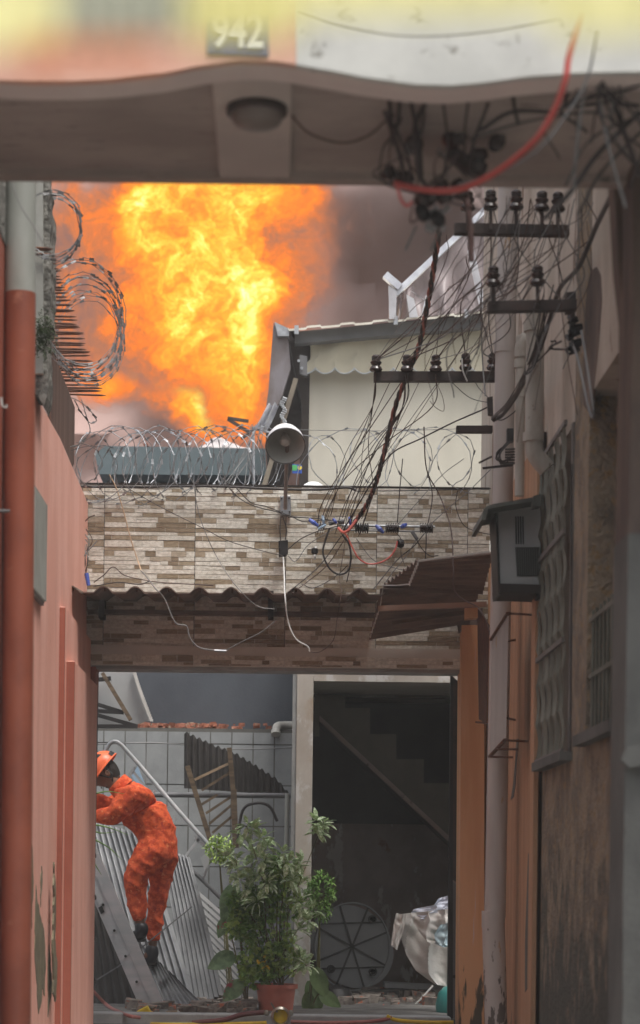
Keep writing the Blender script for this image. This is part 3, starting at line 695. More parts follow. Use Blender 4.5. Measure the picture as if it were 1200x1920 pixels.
# near column of the archway and dark strip
t = thing('archway_column', P(1185, 1900, 7.0), 'blurred grey concrete column nearest the camera beside the weathered wall', 'column')
MB().pp([(1178, 1000), (1420, 1000), (1420, 2200), (1166, 2200), (1168, 1700)], 6.9, .3).build('shaft', CONC, t)
MB().pp([(1146, 250), (1420, 250), (1420, 640), (1176, 640), (1160, 500)], 7.16, .12).build('upper_shaft', DARKCOL, t)
MB().pp([(1186, 250), (1420, 250), (1420, 1005), (1178, 1005), (1186, 640)], 6.95, .28).build('dark_face', DARKCOL, t)
MB().pp([(1166, 1425), (1176, 1400), (1420, 1340), (1420, 1385), (1180, 1440)], 6.84, .05).build('ledge', CONC, t)

# pipes on the right wall
t = thing('vent_pipe', P(930, 1985, 11.9), 'thick pinkish grey plastic pipe running full height beside the gateway', 'pipe')
def pipe_seg(nm, x1, y1_, x2, y2_, Y, w1, w2, par, m_=PVC):
    MB().tube([P(x1, y1_, Y), P(x2, y2_, Y)], [w1 / 2 / F * Y, w2 / 2 / F * Y], 24).build(nm, m_, par, smooth=True)
pipe_seg('pipe', 955, 240, 947, 700, 11.9, 37, 38, t); pipe_seg('pipe', 947, 700, 928, 1720, 11.9, 38, 40, t); pipe_seg('pipe', 925, 1722, 932, 1990, 11.9, 43, 42, t)
pipe_seg('collar', 946.5, 640, 946, 662, 11.9, 43, 41, t); pipe_seg('collar', 925, 1708, 925, 1740, 11.9, 44, 44, t)
t = thing('waste_pipe', P(1010, 860, 10.4), 'old plastic waste pipe ending in an elbow above the patterned window', 'pipe')
pipe_seg('pipe', 1004, 570, 1002, 830, 10.4, 34, 34, t, PVCOLD); pipe_seg('collar', 1001, 606, 1001, 622, 10.4, 39, 39, t, PVCOLD); pipe_seg('collar', 1000, 812, 1000, 828, 10.4, 40, 40, t, PVCOLD)
MB().tube(smooth_path([P(1001, 826, 10.4), P(1004, 850, 10.4), P(1014, 866, 10.4), P(1026, 880, 10.4)], 5), .044, 18).build('elbow', PVCOLD, t, smooth=True)
t = thing('soil_pipe', P(975, 930, 11.3), 'slim plastic pipe between the thick pipe and the waste pipe', 'pipe')
pipe_seg('pipe', 977, 630, 974, 930, 11.3, 18, 18, t, PVCOLD); pipe_seg('collar', 975, 675, 975, 690, 11.3, 22, 22, t, PVCOLD); pipe_seg('collar', 977, 733, 977, 745, 11.3, 22, 22, t, PVCOLD)
MB().tube(smooth_path([P(1000, 628, 11.3), P(988, 632, 11.3), P(978, 648, 11.3), P(977, 670, 11.3)], 5), .034, 16).build('elbow', PVCOLD, t, smooth=True)
t = tag(MB().tube([P(957, 1115, 12.6), P(950, 1600, 12.6), P(960, 1990, 12.6)], .018, 12).build('conduit_pipe', TAN, smooth=True), 'slim tan conduit on the orange wall behind the thick pipe', 'pipe')
t = tag(MB().tube([P(1072, 870, 9.6), P(1070, 1410, 9.6)], .004, 6).build('drop_wire', BLACKW), 'thin dark wire hanging along the edge of the patterned window', 'wire')

# air conditioner
t = thing('air_conditioner', P(975, 1112, 10.9), 'boxy grey air conditioner hung on the wall under a curved metal cover', 'air conditioner')
q = [(930, 946), (1014, 936), (1014, 1112), (936, 1112)]
MB().pp(q, 10.9, .32).build('casing', ACM, t, bevel=.006)
MB().pp([(928, 950), (933, 950), (939, 1114), (935, 1114)], 10.89, .3).build('side_frame', BLACKP, t)
mb = MB()
for k in range(4): mb.pp([(966 + k * 4.4, 968), (968.5 + k * 4.4, 968), (969.5 + k * 4.4, 1020), (967 + k * 4.4, 1020)], 10.892, .006)
mb.build('slot', BLACKP, t)
mb = MB()
mb.pp([(966, 1026), (1012, 1026), (1012, 1080), (969, 1080)], 10.896, .002).build('grille_backing', BLACKP, t)
mb = MB()
for k in range(11): mb.pp([(968 + k * 4.1, 1027), (969.3 + k * 4.1, 1027), (970.3 + k * 4.1, 1079), (969 + k * 4.1, 1079)], 10.89, .004)
mb.build('grille', ACROOF, t)
MB().pp([(936, 1094), (1014, 1096), (1014, 1112), (937, 1110)], 10.86, .36).build('tray', DARKIN, t)
MB().pp([(1006, 1108), (1014, 1108), (1014, 1122), (1006, 1122)], 10.87, .1).build('bracket', BLACKP, t)
mb = MB()
top = [(903, 974), (906, 958), (912, 949), (925, 945), (1014, 930)]; bot = [(1014, 937), (926, 952), (915, 955), (911, 974)]
mb.pp(top + bot, 10.72, .55).build('cover', ACROOF, t)
MB().pp([(1000, 930), (1014, 926), (1014, 948), (1000, 950)], 10.7, .1).build('flange', ACROOF, t)

# slatted shields on the orange wall
t = thing('slatted_shield', P(938, 1420, 11.9), 'pinkish ribbed metal shield on rusty brackets beside the thick pipe', 'shield')
mb = MB(); n = 12
a, b, c, d = P(921, 1200, 11.7), P(953, 1150, 11.3), P(948, 1385, 11.3), P(918, 1418, 11.7)
mb.grid(lambda u, v: a.lerp(b, u).lerp(d.lerp(c, u), v) + Vector((0, 0, 0)) + Vector((.003 * math.cos(u * 2 * math.pi * n), .006 * math.cos(u * 2 * math.pi * n), 0)), n * 4, 2, (0, .004, 0))
mb.build('sheet', PVC, t)
for (x1, y1_, x2, y2_) in ((953, 1150, 1000, 1153), (950, 1202, 966, 1200), (946, 1388, 990, 1390), (930, 1405, 972, 1405), (918, 1419, 962, 1420), (948, 1346, 966, 1350)):
    MB().tube([P(x1, y1_, 11.4), P(x2, y2_, 11.35)], .006, 6).build('bracket', RUST, t)
MB().bar(P(918, 1419, 11.68), P(948, 1386, 11.28), .02, .01).build('bottom_rail', RUST, t)
MB().bar(P(921, 1200, 11.68), P(953, 1149, 11.28), .02, .01).build('top_rail', RUST, t)
t = thing('rust_panel', P(905, 1350, 12.9), 'narrow rusty brown ribbed panel left of the thick pipe', 'shield')
mb = MB(); a, b, c, d = P(895, 1140, 13.4), P(918, 1172, 12.9), P(912, 1358, 12.9), P(898, 1350, 13.4)
mb.grid(lambda u, v: a.lerp(b, u).lerp(d.lerp(c, u), v) + Vector((0, .008 * math.cos(u * 40), .004 * math.sin(v * 90))), 24, 30, (0, .004, 0)); mb.build('sheet', RUST, t)
MB().bar(P(894, 1354, 13.2), P(916, 1356, 12.9), .02, .012).build('bottom_rail', RUST, t)
# old stepped awning at the right of the gateway
t = thing('side_awning', P(890, 1120, 13.3), 'stepped rusty corrugated awning at the end of the stone print wall', 'awning')
def quadsheet(nm, m_, c4_, waves, amp, nu=60, nv=3):
    a, b, c, d = c4_; mb = MB(); nrm = (b - a).cross(d - a).normalized()
    mb.grid(lambda u, v: a.lerp(b, u).lerp(d.lerp(c, u), v) + nrm * amp * math.cos(2 * math.pi * waves * u), nu, nv, nrm * .005)
    return mb.build(nm, m_, t)
# near sheet: corrugations run across the alley; u goes from the camera into depth
quadsheet('sheet', RUSTSHEET, [P(783, 1050, 12.6), P(718, 1098, 13.25), P(905, 1110, 13.25), P(925, 1034, 12.6)], 9, .011, 90)
quadsheet('sheet', RUSTSHEET, [P(714, 1100, 13.2), P(692, 1196, 13.9), P(880, 1165, 13.9), P(905, 1090, 13.2)], 8, .010, 90)
edge = MB()
def zig(p1, p2, n, wob, Y1, Y2):
    pts = []
    for i in range(n * 2 + 1):
        f_ = i / (n * 2); x = p1[0] + (p2[0] - p1[0]) * f_; y = p1[1] + (p2[1] - p1[1]) * f_ + (wob if i % 2 else -wob)
        pts.append(P(x - .8, y, Y1 + (Y2 - Y1) * f_))
    for a, b in zip(pts, pts[1:]): edge.bar(a, b, .006, .007)
zig((786, 1052), (768, 1096), 7, 5.5, 12.58, 12.9); zig((768, 1096), (719, 1098), 1, .6, 12.9, 13.2); zig((719, 1098), (714, 1136), 2, 2, 13.2, 13.3); zig((714, 1136), (694, 1196), 7, 3.2, 13.3, 13.88)
edge.bar(P(785, 1051, 12.58), P(918, 1034, 12.58), .006, .008)
edge.build('sheet_edge', SHEETEDGE, t)
MB().bar(P(709, 1141, 13.15), P(912, 1133, 13.15), .045, .03).build('batten', PINKWOOD, t)
MB().bar(P(735, 1168, 13.6), P(895, 1146, 13.6), .03, .02).build('batten', WOODD, t)
MB().pp([(873, 1138), (896, 1134), (896, 1158), (873, 1160)], 13.2, .1).build('wood_block', ORANGE, t)
MB().pp([(855, 1150), (905, 1140), (905, 1172), (862, 1185)], 13.9, .08).build('wall_plate', DARKCOL, t)

# ================================================================== NEAR ARCHWAY BEAM
t = thing('archway_beam', P(520, 345, 6.9), 'blurred overhead archway beam with wavy lower edge, painted peach and white', 'archway')
curve = [(-700, 150), (-300, 135), (-120, 140), (0, 150), (60, 152), (130, 152), (200, 149), (300, 138), (380, 122), (450, 113), (520, 115), (556, 121), (600, 129), (700, 147), (780, 158), (850, 160), (900, 155), (1000, 142), (1100, 136), (1200, 134), (1400, 134), (1800, 140)]
def ycurve(x):
    for (x0, y0), (x1, y1_) in zip(curve, curve[1:]):
        if x0 <= x <= x1:
            s_ = (x - x0) / (x1 - x0); s_ = s_ * s_ * (3 - 2 * s_) * .35 + s_ * .65; return y0 + (y1_ - y0) * s_
def wavy(x0, x1, Y, th, nm, m_, off=0, ytop=-420):
    n = 60; xs = [x0 + (x1 - x0) * i / n for i in range(n + 1)]
    lo = [P(x, ycurve(x) + off, 6.05) for x in xs]
    lo = [Vector((p.x, Y, p.z)) for p in lo]
    z_ = P(520, ytop, 6.05).z
    MB().prism(lo + [Vector((lo[-1].x, Y, z_)), Vector((lo[0].x, Y, z_))], (0, th, 0)).build(nm, m_, t)
wavy(-700, 555, 6.05, .03, 'peach_fascia', PEACH); wavy(555.5, 1800, 6.05, .03, 'white_fascia', WHITEW); wavy(-700, 1800, 6.082, .118, 'edge_trim', SOFFLT, -.6)
z0 = P(0, 340, 7.135).z
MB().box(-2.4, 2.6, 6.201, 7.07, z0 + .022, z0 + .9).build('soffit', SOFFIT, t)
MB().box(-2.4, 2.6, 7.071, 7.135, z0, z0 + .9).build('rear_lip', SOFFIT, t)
RIBM = mat('lamp_rib_plaster', (.56, .48, .43), (.48, .41, .37), bump=.2)
a, b = P(396, 155, 6.2).x, P(548, 155, 6.2).x
MB().box(a, b, 6.202, 7.07, z0, z0 + .03).build('rib', RIBM, t, bevel=.006)
w = MB(); w.box(-3.4, -1.5, 6.3, 7.0, 0, z0 + .9); w.build('left_support', REDP, t)
MB().box(1.5, 3.4, 6.3, 7.0, 0, z0 + .9).build('right_support', CONC, t)
# oval lamp
c = P(482, 185, 6.42); c.z = z0 - .001
t = thing('bulkhead_lamp', c, 'round brownish glass lamp fixed under the archway beam', 'lamp')
MB().lathe(c, [(.09, 0), (.092, -.016), (.084, -.022)], n=28, sx=1.0).build('base_ring', IRON, t, smooth=True)
MB().lathe(c, [(.08, -.014), (.078, -.032), (.066, -.05), (.04, -.06), (.0001, -.063)], n=28).build('glass', LAMPGL, t, smooth=True)
# number plate
pl = thing('house_number_plate', P(446, 66, 6.04), 'small navy enamel plate with white house number 942 on the archway beam', 'number plate')
MB().pp([(388, 30), (504, 32), (504, 106), (388, 101)], 6.043, .006).build('plate', NAVY, pl, bevel=.002)
def text(s_, at_, size, m_, parent, name='number', ext=.0015, wx=1.0):
    cu = bpy.data.curves.new('txt', 'FONT'); cu.body = s_; cu.size = size; cu.extrude = ext; cu.align_x = 'CENTER'; cu.align_y = 'CENTER'; cu.offset = size * .022
    o = bpy.data.objects.new('txt', cu); C.objects.link(o)
    dg = bpy.context.evaluated_depsgraph_get(); me = bpy.data.meshes.new_from_object(o.evaluated_get(dg))
    bpy.data.objects.remove(o, do_unlink=True)
    q = bpy.data.objects.new(name, me); C.objects.link(q); me.materials.clear(); me.materials.append(m_)
    q.parent = parent; q.location = Vector(at_) - Vector(parent['_w']); q.rotation_euler = (R(90), 0, 0); q.scale = (wx, 1, 1)
    return q
text('942', P(446, 64, 6.038), .125, WHITEE, pl, wx=.78)

# awning valance close above the camera
va = thing('canvas_valance', P(300, -100, 1.25), 'very blurred pale yellow and grey canvas edge hanging close overhead', 'awning')
def hang(x0, x1, ytop, yb0, yb1, m_, nm, Y=1.25, wav=6):
    yb0 += 22; yb1 += 22; Y -= .2
    MB().grid(lambda u, v: P(x0 + (x1 - x0) * u, ytop + (yb0 + (yb1 - yb0) * u - ytop) * v, Y + .004 * math.sin(u * wav * 6.28) * v), 24, 3, (0, .0015, 0)).build(nm, m_, va)
hang(-500, 110, -500, 78, 66, YCANV, 'canvas', 1.25); hang(110.5, 345, -500, 62, 44, GCANV, 'canvas', 1.252); hang(345.5, 560, -500, 58, 46, YCANV, 'canvas', 1.25); hang(560.5, 1035, -500, 12, 6, YCANV, 'canvas', 1.25)
hang(1035.5, 1700, -500, 45, 36, YCANV, 'canvas', 1.252); hang(40, 300, 74, 96, 88, OCANV, 'hem', 1.24)

# ================================================================== THE YARD BEHIND THE GATE
def bx(Y, x0, x1): return P(x0, 1600, Y).x, P(x1, 1600, Y).x
# raised terrace whose face is the dark wall
x0, x1 = -4.2, 5.0
zt = P(520, 935, 18.4).z
t = thing('terrace_building', (0, 20, 0), 'dark blue grey wall at the back of the yard, above the tiled wall', 'building')
MB().box(x0, x1, 18.4, 25, .02, zt).build('wall', DARKGREY, t)
mb = MB(); mb.box(x0, P(553, 1500, 18).x, 18.0, 18.395, .02, P(400, 1366, 18).z).build('tile_backing', GTJ, t)
tm = MB(); cw = 40.0 / F * 18; z = .06; ztw = P(400, 1372, 18).z
xx = P(553, 1500, 18).x; rows = [ztw - .30, ztw]
xi = xx
while xi > -2.6:
    zz = ztw + .24
    for j in range(7):
        za = max(.06, zz - .345 - .0); zb_ = min(zz, ztw)
        if zb_ - za > .02 and zb_ <= ztw: tm.box(xi - cw + .006, xi - .003, 17.992, 18.01, za + .006, zb_ - .004)
        zz -= .345
        if zz < .1: break
    xi -= cw
tm.build('square_tile', GTILE, t)
# red rubble and pvc elbow on the ledge
rb = MB()
def chunk(mb, c, s_):
    k = [Vector(c) + Vector((random.uniform(.5, 1) * a * s_, random.uniform(.5, 1) * b * s_, random.uniform(.4, .9) * d_ * s_ * .7)) for a in (-1, 1) for b in (-1, 1) for d_ in (-1, 1)]
    mb.add(k, [(0, 1, 3, 2), (4, 6, 7, 5), (0, 4, 5, 1), (2, 3, 7, 6), (0, 2, 6, 4), (1, 5, 7, 3)])
for k in range(150):
    px = random.choice((random.uniform(190, 400), random.gauss(290, 30), random.uniform(190, 540)))
    c = P(px, 1366 - random.uniform(0, 8), 18.05 + random.uniform(0, .25)); chunk(rb, c, random.uniform(.01, .04))
tag(rb.build('brick_rubble', BRICKRUB), 'crumbled red brick rubble along the top of the tiled wall', 'rubble', kind='stuff')
e = thing('pipe_elbow', P(530, 1372, 18.0), 'white plastic pipe elbow lying on the tiled wall by the marble column', 'pipe')
MB().tube(smooth_path([P(517, 1373, 17.95), P(520, 1362, 17.98), P(532, 1360, 18.05), P(560, 1360, 18.1)], 5), [.035] * 16, 16).build('elbow', WHITEPVC, e, smooth=True)
MB().tube([P(517, 1370, 17.95), P(517, 1377, 17.93)], .040, 16).build('socket', WHITEPVC, e, smooth=True)
# cables on the tiled wall
tag(MB().tube(smooth_path([P(170, 1396, 17.9), P(270, 1393, 17.9), P(340, 1396, 17.9), P(440, 1405, 17.9), P(550, 1402, 17.9)], 6), .006, 5).build('wall_cable', GREYC), 'thin cable strung across the white tiled wall', 'cable')
tag(MB().tube([P(274, 1395, 17.92), P(273, 1470, 17.92)], .007, 5).build('wall_cable', GREYC), 'short cable hanging down the white tiled wall behind the firefighter', 'cable')

# marble framed doorway and unlit room with stairs
t = thing('stairwell_house', P(700, 1900, 15.5), 'house with cream marble door frame around an unlit room with stairs', 'house')
xa, xb, xc = P(553, 1600, 15.5).x, P(584, 1600, 15.5).x, P(1010, 1600, 15.5).x
zl, zh = P(700, 1278, 15.5).z, P(700, 1261, 15.5).z
MB().box(xa, xb, 15.5, 15.62, .05, zh).build('marble_column', MARBLE, t, bevel=.004)
MB().box(xb + .001, xc, 15.502, 15.62, zl, zh).build('marble_lintel', MARBLE, t)
MB().box(xa - .03, xa - .002, 15.52, 15.6, .05, zh).build('side_trim', KERBM, t)
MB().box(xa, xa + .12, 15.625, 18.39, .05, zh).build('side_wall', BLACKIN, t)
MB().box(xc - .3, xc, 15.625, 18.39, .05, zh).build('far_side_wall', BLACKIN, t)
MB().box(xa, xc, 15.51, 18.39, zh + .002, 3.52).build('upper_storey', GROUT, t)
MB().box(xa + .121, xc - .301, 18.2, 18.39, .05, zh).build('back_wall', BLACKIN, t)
MB().box(xa + .121, xc - .301, 18.1, 18.198, .05, P(700, 1545, 18.1).z).build('marble_dado', BROWNMARB, t)
MB().box(xa + .121, xc - .301, 17.4, 17.46, P(700, 1308, 17.4).z, zh).build('ceiling_beam', STAIRM, t)
Z = lambda x, y: (560 + x / 2.8225, 1240 + y / 2.8225)
st = [Z(110, 185), Z(245, 185), Z(245, 247), Z(378, 247), Z(378, 385), Z(517, 385), Z(517, 518), Z(662, 518), Z(662, 645), Z(805, 645), Z(805, 780), Z(950, 780), Z(950, 1075), Z(110, 300)]
MB().pp(st, 17.2, .85).build('staircase', STAIRM, t)
MB().bar(P(*Z(105, 298), 17.17), P(*Z(950, 1085), 17.17), .035, .05, up=(0, 1, 0)).build('stringer', SOFFIT, t)
MB().pp([(590, 1300), (599, 1300), (599, 1380), (590, 1380)], 16.6, .05).build('bracket', STAIRM, t)
# round ribbed panel
t = thing('round_panel', P(662, 1868, 17.3), 'big round grey plastic panel with radial ribs leaning in the unlit room', 'panel')
cen = P(660, 1775, 17.25); rr = 84 / F * 17.25
MB().lathe(cen, [(.001, 0), (rr, 0), (rr, .02), (.001, .02)], axis=(0, 1, 0), n=48, sx=.85).build('disc', PLATE, t)
mb = MB()
rim = [cen + Vector((rr * .98 * math.cos(a) * .85, -.012, rr * .98 * math.sin(a))) for a in [6.2832 * i / 48 for i in range(49)]]
mb.tube(rim, .008, 5).build('rim', PLATE, t)
mb = MB()
for k in range(4):
    a = .35 + k * math.pi / 4; d = Vector((math.cos(a) * .85, 0, math.sin(a))) * rr * .96; mb.bar(cen - d + Vector((0, -.008, 0)), cen + d + Vector((0, -.008, 0)), .016, .016)
for f_ in (-.5, .5):
    hw = rr * .85 * math.sqrt(1 - f_ * f_); mb.bar(cen + Vector((-hw, -.008, f_ * rr)), cen + Vector((hw, -.008, f_ * rr + .02)), .014, .014)
mb.build('rib', PLATED, t)
for ax_, az_ in ((.52, .62), (.55, -.55), (-.55, -.5)):
    c = cen + Vector((ax_ * rr * .85, -.02, az_ * rr)); MB().lathe(c, [(.035, 0), (.035, -.03), (.025, -.03), (.02, 0)], axis=(0, 1, 0), n=14).build('leg_socket', PLATED, t)
# folded metal gates
t = thing('folded_gate', P(856, 1990, 14.4), 'dark metal gate leaf folded back against the orange pier', 'gate')
MB().pp([(845, 1266), (849, 1266), (849, 1990), (838, 1990)], 14.3, .05).build('stile', BLACKP, t)
MB().pp([(849, 1268), (866, 1285), (866, 1660), (846, 1648)], 14.36, .02).build('upper_panel', IRON, t)
MB().pp([(846, 1652), (866, 1664), (866, 1990), (840, 1990)], 14.36, .02).build('lower_panel', STEELP, t)
MB().bar(P(842, 1830, 14.33), P(866, 1832, 14.33), .02).build('rail', BLACKP, t)
t = thing('iron_gate', P(165, 1990, 14.05), 'black iron gate leaf standing open against the dark red pier', 'gate')
MB().pp([(170, 1252), (181, 1252), (168, 1990), (154, 1990)], 14.24, .05).build('stile', BLACKP, t)
MB().pp([(176, 1252), (185, 1252), (171, 1990), (164, 1990)], 14.6, .03).build('stile', BLACKP, t)
mb = MB()
for k in range(9):
    yy = 1290 + k * 78; mb.bar(P(176, yy, 14.27), P(178, yy + 4, 14.6), .02)
mb.build('rail', BLACKP, t)

# translucent shed roof at the back
t = thing('shed_roof', P(185, 1300, 16.3), 'greyish translucent roof sheet with bright jagged edge on black brackets', 'roof')
MB().pp([(150, 1240), (250, 1240), (262, 1290), (285, 1350), (240, 1362), (150, 1362)], 16.4, .02).build('sheet', PLATE, t)
mb = MB(); n = 22
for k in range(n):
    f_ = k / (n - 1); x = 251 + 33 * f_ ** 1.15; y = 1255 + 95 * f_; c = P(x, y, 16.36)
    mb.box(c.x - .012, c.x + .012, 16.33, 16.38, c.z - .012, c.z + .006)
mb.build('edge', SHEETEDGE, t)
for q in (((180, 1275), (208, 1272), 10), ((180, 1320), (232, 1336), 4), ((180, 1333), (232, 1336), 5), ((180, 1340), (258, 1362), 5), ((180, 1362), (258, 1362), 7), ((192, 1262), (245, 1350), 12)):
    MB().bar(P(*q[0], 16.3), P(*q[1], 16.3), q[2] / F * 16.3, .03).build('bracket', WOODD if q[2] == 12 else BLACKP, t)

# dark corrugated sheet held by grey poles, timber rack
sh = MB(); edge_pts = [(345, 1373), (352, 1375), (400, 1397), (440, 1412), (480, 1436), (520, 1462), (545, 1492)]
def etop(x):
    for (a, b), (c_, d) in zip(edge_pts, edge_pts[1:]):
        if a <= x <= c_: return b + (d - b) * (x - a) / (c_ - a)
    return 1490
def shf(u, v):
    x = 345 + 200 * u; yt = etop(x) + 2.5 * math.cos(u * 2 * math.pi * 17); yb = 1478 + 14 * u
    p = P(x, yt + (max(yb, yt + 1) - yt) * v, 17.35); p.y += .015 * math.cos(u * 2 * math.pi * 17); return p
sh.grid(shf, 140, 2, (0, .006, 0))
tag(sh.build('corrugated_sheet', CORRD), 'dark corrugated sheet cut to a slope, propped against the tiled wall', 'metal sheet')
tag(MB().tube([P(290, 1490, 17.1), P(545, 1492, 17.1)], .022, 10).build('grey_pole', STEELP, smooth=True), 'grey pole lying level below the dark corrugated sheet', 'pole')
tag(MB().tube([P(539, 1488, 17.0), P(535, 1700, 17.0)], .020, 10).build('grey_pole', GREYPIPE, smooth=True), 'grey upright pole beside the marble column', 'pole')
t = thing('timber_rack', P(400, 1575, 17.0), 'broken timber rack with slanting slats behind the potted plant', 'rack')
for a, b, w_ in (((351, 1436), (394, 1575), 9), ((430, 1402), (437, 1480), 9), ((438, 1480), (442, 1590), 11)):
    MB().bar(P(*a, 17.0), P(*b, 17.0), w_ / F * 17, .03).build('post', WOODD, t)
for a, b in (((365, 1462), (428, 1432)), ((378, 1482), (432, 1448)), ((372, 1512), (408, 1490)), ((386, 1525), (432, 1495)), ((392, 1545), (436, 1508)), ((398, 1562), (438, 1528))):
    MB().bar(P(*a, 17.03), P(*b, 17.03), 5 / F * 17, .02).build('slat', WOODL if b[1] == 1432 else WOODD, t)
tag(MB().tube(smooth_path([P(445, 1580, 16.9), P(455, 1520, 16.9), P(480, 1506, 16.9), P(505, 1512, 16.9), P(520, 1540, 16.9)], 6), .012, 6).build('bent_conduit', BLACKW), 'black bent conduit loop behind the potted plant', 'conduit')
# aluminium frame
t = thing('tubular_frame', P(300, 1600, 16.6), 'bent aluminium tube frame lying tilted behind the firefighter', 'frame')
MB().tube(smooth_path([P(190, 1428, 16.6), P(200, 1404, 16.6), P(208, 1393, 16.6), P(218, 1391, 16.6), P(228, 1397, 16.6)], 5) + [P(262, 1435, 16.6), P(330, 1515, 16.6), P(398, 1592, 16.6)], .017, 10).build('tube', ALU, t, smooth=True)
MB().tube([P(300, 1575, 16.6), P(330, 1602, 16.6), P(420, 1690, 16.6)], .016, 10).build('tube', STEELP, t, smooth=True)
for a, b in (((254, 1437), (242, 1458)), ((290, 1482), (274, 1510)), ((316, 1512), (300, 1545)), ((330, 1530), (316, 1560)), ((375, 1570), (348, 1605)), ((400, 1600), (380, 1650)), ((398, 1598), (365, 1570)), ((250, 1447), (275, 1478))):
    MB().bar(P(*a, 16.62), P(*b, 16.62), .028, .02).build('crossbar', ALU, t)
MB().pp([(376, 1608), (388, 1598), (396, 1612), (384, 1634)], 16.55, .02).build('plate', PLATE, t)
MB().pp([(244, 1452), (258, 1436), (274, 1476), (262, 1476)], 16.75, .01).build('plate', PALEBLUE, t)
t = thing('louvre_panel', P(400, 1815, 16.4), 'tilted panel of pale louvre slats behind the potted plant', 'louvre panel')
for k in range(11):
    y = 1662 + k * 15.5; xl = 362 + k * 3.6
    MB().prism([P(xl, y, 16.45), P(xl + 75 - k * 2, y + 66, 16.45), P(xl + 75 - k * 2, y + 74, 16.45), P(xl, y + 8, 16.45)], (0, .03, 0)).build('slat', LOUVRE, t)
MB().bar(P(358, 1650, 16.42), P(404, 1825, 16.42), .02).build('stile', STEELP, t)
# corrugated zinc sheets leaning in a heap
def leaning(label, quad, waves, m_, amp=.013):
    a, b, c, d = [P(*q) for q in quad]; mb = MB(); nrm = (b - a).cross(d - a).normalized()
    mb.grid(lambda u, v: a.lerp(b, u).lerp(d.lerp(c, u), v) + nrm * amp * math.cos(2 * math.pi * waves * u) + nrm * .03 * math.sin(v * 2.5 + u), waves * 8, 8, nrm * .003)
    return tag(mb.build('zinc_sheet', m_, smooth=True), label, 'metal sheet')
leaning('tall leaning corrugated zinc sheet behind the firefighter legs', [(300, 1590, 16.5), (350, 1604, 16.3), (418, 1865, 15.9), (345, 1895, 15.7)], 8, CORR)
leaning('corrugated zinc sheet behind the ladder', [(170, 1540, 16.2), (262, 1560, 16.0), (372, 1895, 15.6), (250, 1902, 15.5)], 9, CORR)
leaning('dark low corrugated sheet at the foot of the ladder', [(150, 1640, 15.95), (215, 1690, 15.75), (330, 1903, 15.45), (160, 1906, 15.4)], 9, CORRD)
leaning('lowest corrugated sheet resting under the others near the yellow plastic', [(265, 1770, 15.5), (330, 1830, 15.3), (400, 1895, 15.15), (310, 1908, 15.1)], 8, CORR, .010)
tag(MB().tube([P(164, 1848, 15.0), P(222, 1812, 15.2), P(360, 1700, 15.4)], .005, 5).build('thin_rod', STEELP), 'thin grey rod leaning across the zinc sheets', 'rod')

# ladder
t = thing('extension_ladder', P(300, 1912, 15.2), 'aluminium extension ladder leaning toward the pink wall under the firefighter', 'ladder')
def rail(xo, w_, Y, nm='rail', top=(118, 1500), bot=(292, 1918)):
    a = P(bot[0] + xo, bot[1], Y); b = P(top[0] + xo, top[1], Y); d = (b - a).normalized(); s_ = Vector((d.z, 0, -d.x)) * w_ / F * Y
    MB().prism([a, a + s_, b + s_, b], (0, .03, 0)).build(nm, ALU, t, bevel=.003)
    MB().prism([a - s_ * .0 + Vector((0, -.006, 0)), a + s_ * .13 + Vector((0, -.006, 0)), b + s_ * .13 + Vector((0, -.006, 0)), b + Vector((0, -.006, 0))], (0, .006, 0)).build('flange', ALU, t)
for Y in (15.05, 15.47):
    rail(-24, 22, Y, bot=(300, 1920)); rail(0, 22, Y, bot=(300, 1920))
rg = []
for k in range(9):
    f_ = .06 + k * .115; x = 300 + (118 - 300) * f_; y = 1918 - 418 * f_
    MB().tube([P(x - 12, y - 4, 15.04), P(x - 12, y - 4, 15.48)], .014, 10).build('rung', ALU, t)
    MB().tube([P(x - 12, y - 4, 15.034), P(x - 12, y - 4, 15.044)], .010, 10).build('rung_hole', BLACKP, t)
MB().pp([(174, 1668), (182, 1660), (195, 1690), (186, 1697)], 15.035, .004).build('sticker', STICK, t)
MB().pp([(184, 1702), (191, 1698), (196, 1710), (189, 1714)], 15.035, .004).build('sticker', BLACKP, t)

# ================================================================== BEHIND AND ABOVE THE GATEWAY
Yc = 18.7
t = thing('canvas_shed', P(750, 930, Yc), 'rooftop shed with cream canvas side and scalloped valance under a sheet roof', 'shed')
MB().grid(lambda u, v: P(578 + 400 * u, 640 + 300 * v, Yc) + Vector((0, .02 * math.sin(u * 9) + .015 * noise.noise(Vector((u * 14, v * 2, 0))), 0)), 60, 20, (0, .01, 0)).build('side_curtain', CREAM, t, smooth=True)
per = 36.0
def val(u, v):
    x = 583 + 400 * u; yt = 644 - .085 * (x - 583); ph = ((x - 562) / per) % 1.0; yb = 690 + 11 * math.sin(math.pi * ph) ** .7
    return P(x - (7 if v > .5 else 0) * (1 - u), yt + (yb - yt) * v, Yc - .08 - .05 * v + .018 * noise.noise(Vector((u * 9, v * 1.4, 3))) * 3 * (1 - .3 * v))
MB().grid(val, 220, 8, (0, .006, 0)).build('valance', CREAMD, t, smooth=True)
mb = MB(); mb.tube([val(i / 400, 1) + Vector((0, -.006, 0)) for i in range(401)], .007, 5); mb.build('scallop_trim', SCALLOP, t)
MB().pp([(553, 622), (985, 583), (985, 606), (553, 644)], Yc - .2, .12).build('eaves_beam', STEELP, t)
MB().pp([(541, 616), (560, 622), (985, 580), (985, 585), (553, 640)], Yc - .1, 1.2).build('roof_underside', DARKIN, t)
mb = MB()
def roofe(u, v):
    x = 540 + 450 * u; y = 616 - 36 * u * 1.05 + 3.0 * (abs(((x / 62) % 1) - .5) * 2 > .45) * (1) - 2
    return P(x, y, Yc - .32 + 1.6 * v)
